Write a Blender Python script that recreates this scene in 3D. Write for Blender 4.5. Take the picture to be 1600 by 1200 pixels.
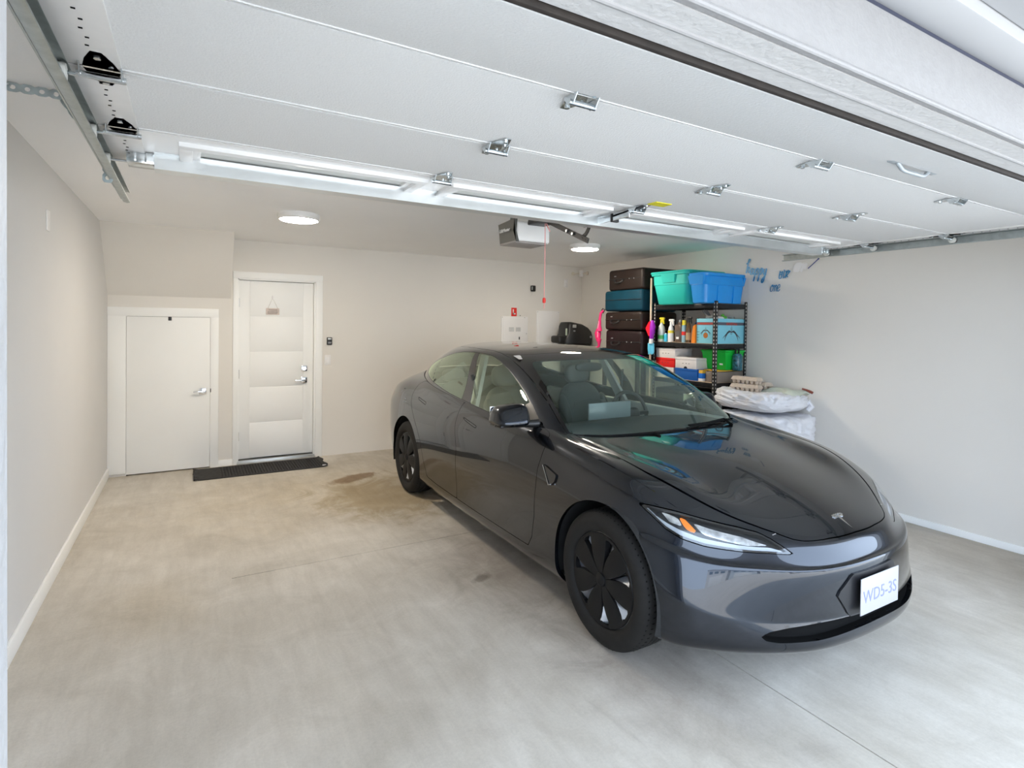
import bpy, bmesh, math, random
import numpy as np
from mathutils import Vector, Matrix
random.seed(7)
PI = math.pi
for _o in list(bpy.data.objects): bpy.data.objects.remove(_o)
sc = bpy.context.scene
COL = sc.collection

# ------------------------------------------------------------------ camera
CX, CY, CZ = 0.7285, -6.8222, 1.5872
YAW, PITCH, ROLL = 0.5239, -0.0165, 0.0138
F_PX, SHIFT_PX = 866.87, -77.32
def _cam():
    cy, sy = math.cos(YAW), math.sin(YAW); cp, sp = math.cos(PITCH), math.sin(PITCH)
    f = Vector((sy*cp, cy*cp, sp)); r = Vector((cy, -sy, 0)); u = r.cross(f)
    cr, sr = math.cos(ROLL), math.sin(ROLL)
    r2 = cr*r + sr*u; u2 = -sr*r + cr*u
    cam = bpy.data.cameras.new('camera'); ob = bpy.data.objects.new('camera', cam); COL.objects.link(ob)
    cam.sensor_width = 36.0; cam.sensor_fit = 'HORIZONTAL'; cam.lens = 36.0*F_PX/1600
    cam.shift_x = 0; cam.shift_y = SHIFT_PX/1600
    cam.clip_start = .02; cam.clip_end = 300
    m = Matrix(((r2.x, u2.x, -f.x, CX), (r2.y, u2.y, -f.y, CY), (r2.z, u2.z, -f.z, CZ), (0, 0, 0, 1)))
    ob.matrix_world = m
    sc.camera = ob
_cam()

# ------------------------------------------------------------------ world, sun, exposure
world = bpy.data.worlds.new('world'); sc.world = world; world.use_nodes = True
_wn = world.node_tree.nodes; _bg = _wn['Background']
_bg.inputs[0].default_value = (0.68, 0.83, 1.05, 1); _bg.inputs[1].default_value = 1.5
_sun = bpy.data.lights.new('sun', 'SUN'); _sun.energy = 3.6; _sun.angle = .02; _sun.color = (1, .93, .85)
_so = bpy.data.objects.new('sun', _sun); COL.objects.link(_so)
_so.rotation_euler = Vector((.12, .28, .95)).to_track_quat('Z', 'Y').to_euler()
sc.view_settings.view_transform = 'Standard'
sc.view_settings.look = 'None'
sc.view_settings.gamma = 1
sc.view_settings.use_curve_mapping = False
sc.view_settings.exposure = 2.06
cyc = sc.cycles
cyc.max_bounces = 14; cyc.diffuse_bounces = 9; cyc.glossy_bounces = 5; cyc.transmission_bounces = 8
cyc.transparent_max_bounces = 16; cyc.sample_clamp_indirect = 6; cyc.caustics_reflective = False; cyc.caustics_refractive = False
cyc.use_denoising = True

# ------------------------------------------------------------------ materials
def newmat(name):
    m = bpy.data.materials.new(name); m.use_nodes = True
    nt = m.node_tree; b = nt.nodes['Principled BSDF']
    return m, nt, b
def srgb(r, g, b):
    f = lambda c: (c/255/12.92) if c/255 <= .04045 else ((c/255+.055)/1.055)**2.4
    return (f(r), f(g), f(b))
MATS = {}
def mat(name, col, rough=.5, metal=0, coat=0, noise=0, scale=8, bump=0, bscale=60, spec=.5, alpha=1, sheen=0):
    if name in MATS: return MATS[name]
    m, nt, b = newmat(name)
    b.inputs['Base Color'].default_value = (*col, 1)
    b.inputs['Roughness'].default_value = rough
    b.inputs['Metallic'].default_value = metal
    b.inputs['Specular IOR Level'].default_value = spec
    if coat: b.inputs['Coat Weight'].default_value = coat; b.inputs['Coat Roughness'].default_value = .02
    tc = None
    def coord():
        nonlocal tc
        if tc is None: tc = nt.nodes.new('ShaderNodeTexCoord')
        return tc.outputs['Object']
    if noise:
        n = nt.nodes.new('ShaderNodeTexNoise'); n.inputs['Scale'].default_value = scale; n.inputs['Detail'].default_value = 4
        nt.links.new(coord(), n.inputs['Vector'])
        r = nt.nodes.new('ShaderNodeValToRGB')
        r.color_ramp.elements[0].position = .3; r.color_ramp.elements[1].position = .7
        r.color_ramp.elements[0].color = (*[c*(1-noise) for c in col], 1)
        r.color_ramp.elements[1].color = (*[min(1, c*(1+noise)) for c in col], 1)
        nt.links.new(n.outputs['Fac'], r.inputs['Fac']); nt.links.new(r.outputs['Color'], b.inputs['Base Color'])
    if bump:
        n2 = nt.nodes.new('ShaderNodeTexNoise'); n2.inputs['Scale'].default_value = bscale; n2.inputs['Detail'].default_value = 3
        nt.links.new(coord(), n2.inputs['Vector'])
        bp = nt.nodes.new('ShaderNodeBump'); bp.inputs['Strength'].default_value = bump; bp.inputs['Distance'].default_value = .01
        nt.links.new(n2.outputs['Fac'], bp.inputs['Height']); nt.links.new(bp.outputs['Normal'], b.inputs['Normal'])
    MATS[name] = m
    return m
def glassmat(name, tint, refl=1.0, rough=.0, gcol=(1, 1, 1)):
    m = bpy.data.materials.new(name); m.use_nodes = True; nt = m.node_tree; nt.nodes.clear()
    out = nt.nodes.new('ShaderNodeOutputMaterial'); mx = nt.nodes.new('ShaderNodeMixShader')
    tr = nt.nodes.new('ShaderNodeBsdfTransparent'); tr.inputs[0].default_value = (*tint, 1)
    gl = nt.nodes.new('ShaderNodeBsdfGlossy'); gl.inputs['Roughness'].default_value = rough
    gl.inputs[0].default_value = (*gcol, 1)
    fr = nt.nodes.new('ShaderNodeFresnel'); ge = nt.nodes.new('ShaderNodeNewGeometry')
    io = nt.nodes.new('ShaderNodeMath'); io.operation = 'MULTIPLY_ADD'; io.inputs[1].default_value = 1/1.52-1.52; io.inputs[2].default_value = 1.52
    nt.links.new(ge.outputs['Backfacing'], io.inputs[0]); nt.links.new(io.outputs[0], fr.inputs[0])
    mul = nt.nodes.new('ShaderNodeMath'); mul.operation = 'MULTIPLY'; mul.inputs[1].default_value = refl; mul.use_clamp = True
    nt.links.new(fr.outputs[0], mul.inputs[0]); nt.links.new(mul.outputs[0], mx.inputs[0])
    nt.links.new(tr.outputs[0], mx.inputs[1]); nt.links.new(gl.outputs[0], mx.inputs[2]); nt.links.new(mx.outputs[0], out.inputs[0])
    return m

# ------------------------------------------------------------------ mesh helpers
class MB:
    """collects shapes in one bmesh"""
    def __init__(s): s.bm = bmesh.new()
    def box(s, x0, x1, y0, y1, z0, z1, r=0, seg=2, rot=None):
        t = bmesh.new(); bmesh.ops.create_cube(t, size=1)
        for v in t.verts:
            v.co = Vector(((x0+x1)/2+v.co.x*(x1-x0), (y0+y1)/2+v.co.y*(y1-y0), (z0+z1)/2+v.co.z*(z1-z0)))
        if r: bmesh.ops.bevel(t, geom=t.edges[:], offset=r, segments=seg, profile=.5, affect='EDGES', clamp_overlap=True)
        if rot is not None: s._rot(t, rot, Vector(((x0+x1)/2, (y0+y1)/2, (z0+z1)/2)))
        return s._add(t)
    def _rot(s, t, rot, c):
        for v in t.verts: v.co = c + rot @ (v.co-c)
    def _add(s, t):
        me = bpy.data.meshes.new('tmp'); t.to_mesh(me); t.free(); s.bm.from_mesh(me); bpy.data.meshes.remove(me); return s
    def add(s, verts, faces):
        vs = [s.bm.verts.new(v) for v in verts]
        for f in faces:
            try: s.bm.faces.new([vs[i] for i in f])
            except ValueError: pass
        return s
    def cyl(s, p0, p1, r0, r1=None, n=16, cap=True):
        r1 = r0 if r1 is None else r1
        p0 = Vector(p0); p1 = Vector(p1); d = (p1-p0).normalized(); q = d.to_track_quat('Z', 'Y')
        ring = [q @ Vector((math.cos(2*PI*i/n), math.sin(2*PI*i/n), 0)) for i in range(n)]
        V = [p0+r0*a for a in ring]+[p1+r1*a for a in ring]
        F = [(i, (i+1) % n, n+(i+1) % n, n+i) for i in range(n)]
        if cap: F += [tuple(range(n-1, -1, -1)), tuple(range(n, 2*n))]
        return s.add(V, F)
    def tube(s, pts, r, n=8, closed=False):
        pts = [Vector(p) for p in pts]; m = len(pts); V = []; F = []
        rr = r if isinstance(r, (list, tuple)) else [r]*m
        up = None
        for i, p in enumerate(pts):
            a = pts[(i-1) % m] if (closed or i) else p; b = pts[(i+1) % m] if (closed or i < m-1) else p
            d = (b-a).normalized()
            if up is None: up = d.orthogonal().normalized()
            up = (up-up.dot(d)*d); up = up.normalized() if up.length > 1e-6 else d.orthogonal().normalized()
            w = d.cross(up)
            V += [p+rr[i]*(math.cos(2*PI*k/n)*up+math.sin(2*PI*k/n)*w) for k in range(n)]
        for i in range(m if closed else m-1):
            j = (i+1) % m
            F += [(i*n+k, i*n+(k+1) % n, j*n+(k+1) % n, j*n+k) for k in range(n)]
        if not closed: F += [tuple(range(n-1, -1, -1)), tuple((m-1)*n+k for k in range(n))]
        return s.add(V, F)
    def lathe(s, prof, c=(0, 0, 0), ax=(0, 0, 1), n=32, a0=0, a1=2*PI):
        """prof: (r, h) along axis"""
        q = Vector(ax).normalized().to_track_quat('Z', 'Y'); c = Vector(c); full = abs(a1-a0-2*PI) < 1e-6
        m = n if full else n+1; V = []; F = []
        for (r, h) in prof:
            for k in range(m):
                a = a0+(a1-a0)*k/n; V.append(c+q @ Vector((r*math.cos(a), r*math.sin(a), h)))
        for i in range(len(prof)-1):
            for k in range(n):
                k2 = (k+1) % m
                F.append((i*m+k, i*m+k2, (i+1)*m+k2, (i+1)*m+k))
        return s.add(V, F)
    def prism(s, poly, d, off=(0, 0, 0)):
        """poly: list of 3D points (planar), extruded by vector d"""
        P = [Vector(p)+Vector(off) for p in poly]; n = len(P); d = Vector(d)
        V = P+[p+d for p in P]
        F = [(i, (i+1) % n, n+(i+1) % n, n+i) for i in range(n)]+[tuple(range(n-1, -1, -1)), tuple(range(n, 2*n))]
        return s.add(V, F)
    def quad(s, a, b, c, d): return s.add([a, b, c, d], [(0, 1, 2, 3)])
    def sphere(s, c, r, sx=1, sy=1, sz=1, n=16):
        t = bmesh.new(); bmesh.ops.create_uvsphere(t, u_segments=n, v_segments=max(6, n//2), radius=r)
        for v in t.verts: v.co = Vector((c[0]+v.co.x*sx, c[1]+v.co.y*sy, c[2]+v.co.z*sz))
        return s._add(t)
    def build(s, name, m, parent=None, smooth=40, org=None, label=None, clean=True):
        bm = s.bm
        if clean: bmesh.ops.remove_doubles(bm, verts=bm.verts, dist=1e-6)
        bmesh.ops.recalc_face_normals(bm, faces=bm.faces)
        me = bpy.data.meshes.new(name); 
        if org is None:
            if parent is not None: org = parent.get('_org', (0, 0, 0))
            else:
                co = [v.co for v in bm.verts]
                org = ((min(c.x for c in co)+max(c.x for c in co))/2, (min(c.y for c in co)+max(c.y for c in co))/2, min(c.z for c in co))
        O = Vector(org)
        for v in bm.verts: v.co -= O
        bm.to_mesh(me); bm.free()
        me.materials.append(m)
        if smooth:
            for p in me.polygons: p.use_smooth = True
            me.set_sharp_from_angle(angle=math.radians(smooth))
        ob = bpy.data.objects.new(name, me); COL.objects.link(ob)
        if parent is not None:
            ob.parent = parent; po = Vector(parent.get('_org', (0, 0, 0))); ob.location = O-po
        else: ob.location = O
        ob['_org'] = tuple(O)
        if label: ob['label'] = label
        return ob
def split_build(mb, name, m, parent, **kw):
    """every loose piece becomes a part of its own"""
    bm = mb.bm; bm.verts.ensure_lookup_table(); seen = set(); out = []
    for v in bm.verts:
        if v in seen: continue
        st = [v]; comp = []; seen.add(v)
        while st:
            q = st.pop(); comp.append(q)
            for e in q.link_edges:
                w = e.other_vert(q)
                if w not in seen: seen.add(w); st.append(w)
        ix = {w: i for i, w in enumerate(comp)}; n = MB()
        fs = {f for w in comp for f in w.link_faces}
        n.add([w.co.copy() for w in comp], [[ix[w] for w in f.verts] for f in fs])
        out.append(n.build(name, m, parent, **kw))
    bm.free(); return out
def tag(o, label, cat, group=None, kind=None):
    o['label'] = label; o['category'] = cat
    if group: o['group'] = group
    if kind: o['kind'] = kind
    return o
def thing(name, label, cat, org=(0, 0, 0), rotz=0, group=None, kind=None):
    o = bpy.data.objects.new(name, None); COL.objects.link(o); o.location = org; o.rotation_euler = (0, 0, rotz)
    o.empty_display_size = .1
    o['_org'] = tuple(org) if not rotz else (0., 0., 0.)
    return tag(o, label, cat, group, kind)
def struct(name, mb, m, parent=None, smooth=30):
    o = mb.build(name, m, parent, smooth)
    if parent is None: o['kind'] = 'structure'
    return o
def text_mesh(txt, size, m, name, parent, loc, xdir, ydir, depth=.001, align='CENTER', shear=0):
    """3D letters as a mesh; xdir = reading direction, ydir = up of the letters (parent-space)"""
    cu = bpy.data.curves.new('t', 'FONT'); cu.body = txt; cu.size = size; cu.extrude = depth; cu.align_x = align; cu.align_y = 'CENTER'; cu.shear = shear
    cu.resolution_u = 3
    to = bpy.data.objects.new('t', cu); COL.objects.link(to)
    dg = bpy.context.evaluated_depsgraph_get(); dg.update()
    me = bpy.data.meshes.new_from_object(to.evaluated_get(dg))
    bpy.data.objects.remove(to)
    X = Vector(xdir).normalized(); Y = Vector(ydir).normalized(); Z = X.cross(Y)
    L = Vector(loc)
    for v in me.vertices: v.co = X*v.co.x+Y*v.co.y+Z*v.co.z
    me.name = name; me.materials.clear(); me.materials.append(m)
    ob = bpy.data.objects.new(name, me); COL.objects.link(ob)
    if parent is not None:
        ob.parent = parent; ob.location = L-Vector(parent.get('_org', (0, 0, 0)))
    else: ob.location = L
    ob['_org'] = tuple(L)
    return ob
# ------------------------------------------------------------------ shared materials
def wall_paint(name, col, b=.06):
    return mat(name, col, rough=.75, noise=.015, scale=1.5, bump=b, bscale=120, spec=.25)
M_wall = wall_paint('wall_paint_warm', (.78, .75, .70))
M_wall_dim = wall_paint('wall_paint_left_dimmed', (.69, .68, .665))  # same paint as the other walls, darkened for the dimmer left side
M_ceil = wall_paint('ceiling_paint', (.94, .935, .93), .12)
M_trim = mat('trim_white_satin', (.91, .91, .89), rough=.4, noise=.01, scale=3)
M_door = mat('door_white_paint', (.91, .91, .89), rough=.45, noise=.01, scale=3)
M_gal = mat('galvanised_steel', (.42, .46, .46), rough=.38, metal=.9, noise=.12, scale=25, bump=.05, bscale=80)
M_zinc = mat('zinc_hinge', (.66, .70, .72), rough=.22, metal=1, noise=.1, scale=40)
M_dpanel = mat('door_panel_steel', (.74, .745, .745), rough=.5, noise=.012, scale=60, bump=.25, bscale=160)
M_vinyl = mat('white_vinyl', (.9, .9, .9), rough=.3, noise=.01, scale=5)
M_black = mat('black_plastic', (.012, .012, .013), rough=.45, noise=.2, scale=30)
M_blackm = mat('black_metal', (.015, .015, .017), rough=.35, metal=.3, noise=.2, scale=30)
M_white = mat('white_plastic', (.85, .84, .83), rough=.35, noise=.01, scale=10)
M_rubber = mat('black_rubber', (.03, .028, .026), rough=.75, noise=.25, scale=40, bump=.2, bscale=90)
M_chrome = mat('chrome', (.85, .86, .88), rough=.08, metal=1, noise=.02, scale=20)
M_dark = mat('dark_void', (.004, .004, .004), rough=.9, spec=.1)

def concrete():
    m, nt, b = newmat('garage_concrete'); N = nt.nodes; L = nt.links
    tc = N.new('ShaderNodeTexCoord'); ob = tc.outputs['Object']
    def noise(s, d=6, r=.6, dist=0, stretch=None):
        n = N.new('ShaderNodeTexNoise'); n.inputs['Scale'].default_value = s; n.inputs['Detail'].default_value = d
        n.inputs['Roughness'].default_value = r; n.inputs['Distortion'].default_value = dist
        src = ob
        if stretch:
            mp = N.new('ShaderNodeMapping'); mp.inputs['Scale'].default_value = stretch; mp.inputs['Rotation'].default_value = (0, 0, .5)
            L.new(ob, mp.inputs['Vector']); src = mp.outputs[0]
        L.new(src, n.inputs['Vector']); return n.outputs['Fac']
    def ramp(f, p0, c0, p1, c1):
        r = N.new('ShaderNodeValToRGB'); r.color_ramp.elements[0].position = p0; r.color_ramp.elements[1].position = p1
        r.color_ramp.elements[0].color = (*c0, 1); r.color_ramp.elements[1].color = (*c1, 1); L.new(f, r.inputs['Fac']); return r.outputs['Color']
    def mix(mode, fac, a, c):
        x = N.new('ShaderNodeMixRGB'); x.blend_type = mode
        if isinstance(fac, float): x.inputs[0].default_value = fac
        else: L.new(fac, x.inputs[0])
        for i, q in ((1, a), (2, c)):
            if isinstance(q, tuple): x.inputs[i].default_value = (*q, 1)
            else: L.new(q, x.inputs[i])
        return x.outputs[0]
    def math_(op, a, b_=0.0, clamp=False):
        x = N.new('ShaderNodeMath'); x.operation = op; x.use_clamp = clamp
        for i, q in ((0, a), (1, b_)):
            if isinstance(q, float): x.inputs[i].default_value = q
            else: L.new(q, x.inputs[i])
        return x.outputs[0]
    base = ramp(noise(.8, 5, .55, .4), .35, (.52, .475, .405), .68, (.66, .62, .555))
    c = mix('MULTIPLY', 1.0, base, ramp(noise(3.2, 8, .62, .8), .3, (.84, .825, .80), .72, (1.05, 1.05, 1.05)))
    c = mix('MULTIPLY', 1.0, c, ramp(noise(9, 8, .7, .3, (1.4, .22, 1)), .32, (.90, .89, .88), .6, (1.03, 1.03, 1.03)))
    c = mix('MULTIPLY', 1.0, c, ramp(noise(70, 4, .8), .25, (.90, .90, .90), .6, (1.02, 1.02, 1.02)))
    # stains with a shape of their own: soft blobs broken up by noise
    brk = noise(2.6, 8, .7, 1.2)
    def blob(cx, cy, rx, ry, rot, col, amt, c, edge=.55):
        mp = N.new('ShaderNodeMapping'); mp.vector_type = 'TEXTURE'
        mp.inputs['Location'].default_value = (cx, cy, 0); mp.inputs['Rotation'].default_value = (0, 0, rot); mp.inputs['Scale'].default_value = (rx, ry, 1)
        L.new(ob, mp.inputs['Vector'])
        ln = N.new('ShaderNodeVectorMath'); ln.operation = 'LENGTH'; L.new(mp.outputs[0], ln.inputs[0])
        v = math_('SUBTRACT', 1.0, ln.outputs['Value'])
        v = math_('ADD', v, math_('MULTIPLY', math_('SUBTRACT', brk, .5), 1.7))
        v = math_('MULTIPLY', v, float(1/edge), True)
        return mix('MULTIPLY', math_('MULTIPLY', v, float(amt)), c, col)
    c = blob(1.9, -1.3, 1.6, 1.2, 0, (.86, .80, .68), .8, c, .9)
    c = blob(2.30, -1.85, .70, .85, 0, (.62, .54, .40), .9, c)
    c = blob(2.18, -1.12, .34, .13, .4, (.50, .38, .27), .9, c, .4)
    c = blob(2.55, -3.7, .60, 1.1, .1, (.56, .52, .50), .85, c, .9)
    c = blob(2.60, -5.0, .45, .8, .2, (.62, .59, .58), .7, c, .8)
    c = blob(2.3, -3.75, .09, .05, .4, (.45, .44, .42), .8, c, .5)
    c = blob(.55, -3.2, .35, .5, .3, (.86, .80, .70), .6, c, .8)
    L.new(c, b.inputs['Base Color'])
    r = ramp(noise(1.7, 5), .3, (.42, .42, .42), .75, (.66, .66, .66)); L.new(r, b.inputs['Roughness'])
    bp = N.new('ShaderNodeBump'); bp.inputs['Strength'].default_value = .12; bp.inputs['Distance'].default_value = .01
    L.new(noise(40, 6, .7), bp.inputs['Height']); L.new(bp.outputs[0], b.inputs['Normal'])
    b.inputs['Specular IOR Level'].default_value = .35
    return m
M_conc = concrete()
# ------------------------------------------------------------------ the garage shell (x across, y to the back wall at 0, z up)
W, H = 5.89, 2.489
YO, YI = -6.175, -6.068          # garage opening: outer and inner plane
XL, XR = .564, 5.07               # opening left and right
ZO = 2.105                       # underside of the header
# floor: slabs with saw-cut joints
mb = MB(); g = .003
for (x0, x1, y0, y1) in ((-.15, .95, -6.6, .15), (.95, W+.15, -3.02+g, .15), (.95, 2.953-g, -6.6, -3.02-g), (2.953+g, W+.15, -6.6, -3.02-g)):
    mb.box(x0, x1, y0, y1, -.06, 0)
mb.box(-.15, W+.15, -6.6, .15, -.12, -.025)
_fl = mb.build('floor', M_conc, None, 30, org=(0, 0, 0)); _fl['kind'] = 'structure'
struct('floor_driveway', MB().box(-30, 40, -36, -6.604, -.12, -.012), mat('driveway_concrete', (.5, .49, .46), rough=.8, noise=.1, scale=2))
struct('ceiling', MB().box(-.15, W+.15, YO, .15, H, H+.25), M_ceil)
struct('wall_left', MB().box(-.15, 0, YI, .15, 0, H), M_wall_dim)
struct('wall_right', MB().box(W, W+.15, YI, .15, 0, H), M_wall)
# back wall with the two door openings
D1 = (1.165, 1.998, 2.072)       # entry door hole x0 x1 z1
D2 = (.152, .907, 1.632)         # closet hole
mb = MB()
mb.box(0, D2[0], 0, .15, 0, H); mb.box(D2[1], D1[0], 0, .15, 0, H); mb.box(D1[1], W, 0, .15, 0, H)
mb.box(D2[0], D2[1], 0, .15, D2[2], H); mb.box(D1[0], D1[1], 0, .15, D1[2], H)
struct('wall_back', mb, M_wall, smooth=0)
# sloping underside of the stair above the closet
mb = MB().prism([(0, 0, H), (0, -.565, H), (0, 0, 1.837)], (1.10, 0, 0))
struct('wall_stair', mb, M_wall, smooth=0)
# front wall around the opening
mb = MB()
mb.box(-.15, XL, YO, YI, -.01, H); mb.box(XR, W+.15, YO, YI, -.01, H); mb.box(XL, XR, YO, YI, ZO, H)
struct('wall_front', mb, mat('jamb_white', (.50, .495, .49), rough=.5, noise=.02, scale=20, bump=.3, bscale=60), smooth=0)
mb = MB()
mb.box(XL-.14, XL, YO-.018, YO, 0, 2.258, .003); mb.box(XR, XR+.14, YO-.018, YO, 0, 2.258, .003)
mb.box(XL+.001, XR-.001, YO-.018, YO-.0005, ZO+.001, 2.258, .003)
mb.tube([(XL, YO-.017, ZO+.004), (XR, YO-.017, ZO+.004)], .006, 10)
mb.tube([(XL, YO+.055, ZO+.001), (XR, YO+.055, ZO+.001)], .006, 10)
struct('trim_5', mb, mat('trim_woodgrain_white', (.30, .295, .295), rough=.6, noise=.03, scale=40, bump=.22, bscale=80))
struct('trim_6', MB().box(-3, 9, YO-.012, YO-.0005, 2.259, 2.272), mat('gap_shade_navy', (.035, .04, .07), rough=.5))  # gap between trim and soffit, its shade put in as a dark strip
mb = MB(); mb.box(-3, 9, YO-.10, YO-.0005, 2.273, 2.36, .004); mb.box(-3, 9, YO-.9, YO-.101, 2.30, 2.40, .006)
struct('trim_3', mb, mat('soffit_vinyl', (.40, .40, .405), rough=.6, noise=.01, scale=5))
struct('wall_upper_sunblock', MB().box(-3, 9, -6.17, 5, H+.25, 6.2), mat('siding_light', (.78, .78, .77), rough=.7, noise=.03, scale=4))  # unseen upper storey, added to block the sun above the garage
mb = MB(); mb.box(-3, -.15, YO+.02, 5, -.1, H+.25); mb.box(W+.15, 9, YO+.02, 5, -.1, H+.25)
struct('wall_side', mb, MATS['siding_light'])
# skirting and curbs
struct('baseboard_right', MB().box(W-.018, W, YI, -.02, 0, .055, .004), M_trim)
struct('baseboard_left', MB().box(0, .016, YI, -.02, 0, .10, .005), M_trim)
# small cover plates on left wall
tag(MB().box(0, .006, -2.70, -2.62, 2.10, 2.22, .002).build('wall_plate', M_white), 'small white cover plate high on the left wall', 'wall plate')

# ------------------------------------------------------------------ entry door with casing
c = MB()
c.box(1.122, D1[0]+.004, -.018, .0, 0, 2.135, .003); c.box(D1[1]-.004, 2.072, -.018, 0, 0, 2.135, .003)
c.box(1.122, 2.072, -.020, 0, D1[2]-.006, 2.142, .003)
c.box(D1[0], D1[0]+.018, 0, .14, 0, D1[2]); c.box(D1[1]-.018, D1[1], 0, .14, 0, D1[2]); c.box(D1[0], D1[1], 0, .14, D1[2]-.018, D1[2])
c.box(D1[0]+.018, D1[0]+.03, .10, .12, 0, D1[2]-.018); c.box(D1[1]-.030, D1[1]-.018, .10, .12, 0, D1[2]-.018)
struct('trim_1', c, M_trim)
d = MB(); ya = .058
x0, x1, z0, z1 = D1[0]+.020, D1[1]-.020, .045, 2.050
d.box(x0, x1, ya+.006, ya+.044, z0, z1)
d.box(x0, x0+.11, ya, ya+.01, z0, z1, .002); d.box(x1-.11, x1, ya, ya+.01, z0, z1, .002)
zs = np.linspace(z0, z1, 6)
for i in range(5):
    d.box(x0+.113, x1-.113, ya, ya+.01, zs[i]+.004, zs[i+1]-.004, .003)
door1 = struct('door_1', d, M_door)
door1['label'] = 'white five-panel entry door with a small hanging sign'
k = MB(); k.box(1.848, 1.912, ya-.010, ya, .875, .945, .003); k.cyl((1.882, ya-.01, .912), (1.882, ya-.055, .912), .011)
k.box(1.765, 1.895, ya-.062, ya-.050, .904, .920, .004)
k.build('door_handle', M_chrome, door1)
k = MB(); k.box(1.848, 1.912, ya-.012, ya, 1.015, 1.08, .003); k.cyl((1.88, ya-.012, 1.047), (1.88, ya-.024, 1.047), .022)
k.build('deadbolt', M_chrome, door1)
hn = MB()
for z in (.3, 1.0, 1.8): hn.cyl((D1[0]+.02, ya-.004, z-.05), (D1[0]+.02, ya-.004, z+.05), .006)
split_build(hn, 'door_hinge', M_chrome, door1)
th = MB(); th.box(D1[0], D1[1], -.004, .12, .0, .034, .004); th.box(D1[0], D1[1], -.03, .0, .0, .02, .003)
struct('trim_4', th, mat('aluminium', (.6, .61, .6), rough=.35, metal=.8, noise=.05, scale=20))
# sign on the door
sg = thing('welcome_sign', 'small wooden welcome sign hung by string on the white entry door', 'sign', (1.532, ya-.01, 1.67))
MB().box(1.462, 1.602, ya-.014, ya-.004, 1.672, 1.745, .002).build('board', mat('sign_wood', (.66, .57, .52), rough=.7, noise=.15, scale=30), sg)
MB().tube([(1.480, ya-.009, 1.742), (1.532, ya-.006, 1.862), (1.586, ya-.009, 1.742)], .0016, 5).build('string', mat('twine', (.45, .38, .3), rough=.9), sg)
k = MB(); k.cyl((1.532, ya-.001, 1.867), (1.532, ya-.012, 1.867), .012); k.box(1.525, 1.539, ya-.016, ya-.002, 1.845, 1.89, .002)
k.build('hook', M_white, sg)
M_ink = mat('ink_dark', (.10, .08, .08), rough=.8)
text_mesh('welcome', .024, M_ink, 'sign_lettering', sg, (1.532, ya-.0145, 1.727), (1, 0, 0), (0, 0, 1), .0006, shear=.3)
k = MB()
for z, w_ in ((1.708, .05), (1.698, .056), (1.687, .05)):
    x = 1.532-w_
    while x < 1.532+w_:
        l = random.uniform(.006, .014); k.box(x, x+l, ya-.0152, ya-.0138, z-.0022, z+.0022); x += l+.004
k.build('small_print', M_ink, sg)

# ------------------------------------------------------------------ low closet door
c = MB()
c.box(0.001, D2[0]+.003, -.018, 0, .03, 1.715, .003); c.box(D2[1]-.003, .985, -.018, 0, .0, 1.715, .003); c.box(.001, .985, -.02, 0, D2[2]-.004, 1.72, .003)
c.box(.985, 1.122, -.014, 0, 0, .07, .003); c.box(D2[0], D2[0]+.004, .0, .10, 0, D2[2]); 
struct('trim_2', c, M_trim)
d = MB(); d.box(D2[0]+.006, D2[1]-.004, -.008, .03, .012, D2[2]-.006, .002)
door2 = struct('door_2', d, M_door)
door2['label'] = 'low white flush closet door under the stair'
k = MB(); k.box(.800, .868, -.014, -.006, .80, .868, .003); k.cyl((.835, -.012, .834), (.835, -.058, .834), .011); k.box(.745, .85, -.064, -.052, .826, .842, .004)
k.build('door_handle', M_chrome, door2)
MB().box(.518, .548, -.014, -.006, 1.588, 1.640, .002).build('magnet_catch', M_black, door2)
MB().box(D2[1]-.002, D2[1]+.006, -.021, -.010, .82, .86, .001).build('strike_plate', M_black, door2)
struct('wall_closet', MB().box(0, 2.3, .151, .17, 0, H), M_dark)

# ------------------------------------------------------------------ wall devices on the back wall
t = thing('door_keypad', 'black and silver wall keypad right of the entry door', 'keypad', (2.15, 0, 1.33))
MB().box(2.122, 2.182, -.022, 0, 1.325, 1.415, .006).build('housing', M_black, t)
MB().box(2.132, 2.174, -.028, -.02, 1.385, 1.408, .004).build('display', mat('silver_plastic', (.6, .62, .63), rough=.3, metal=.5), t)
MB().box(2.134, 2.172, -.027, -.02, 1.338, 1.362, .003).build('button', mat('grey_plastic', (.25, .26, .27), rough=.4), t)
t = thing('light_switch', 'white light switch below the wall keypad', 'switch', (2.135, 0, 1.1))
MB().box(2.100, 2.172, -.006, 0, 1.085, 1.205, .003).build('cover_plate', M_white, t)
MB().box(2.120, 2.152, -.012, -.004, 1.110, 1.180, .002).build('rocker', M_vinyl, t)
t = thing('breaker_panel', 'flat white electrical panel on the back wall under the red L sticker', 'electrical panel', (4.70, 0, 1.25))
MB().box(4.49, 4.925, -.012, 0, 1.22, 1.714, .003).build('panel_cover', M_white, t)
MB().box(4.52, 4.895, -.018, -.010, 1.245, 1.69, .003).build('panel_door', M_white, t)
k = MB(); k.box(4.61, 4.69, -.020, -.017, 1.50, 1.56); k.box(4.72, 4.80, -.020, -.017, 1.50, 1.56)
split_build(k, 'paper_label', mat('label_grey', (.6, .6, .6), rough=.8, noise=.1, scale=60), t)
MB().box(4.772, 4.786, -.026, -.016, 1.385, 1.425, .002).build('latch', M_black, t)
k = MB(); k.cyl((4.90, -.014, 1.47), (4.90, -.02, 1.47), .005); k.cyl((4.87, -.010, 1.70), (4.87, -.016, 1.70), .004); k.cyl((4.505, -.010, 1.70), (4.505, -.016, 1.70), .004)
split_build(k, 'screw', M_black, t)
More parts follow.
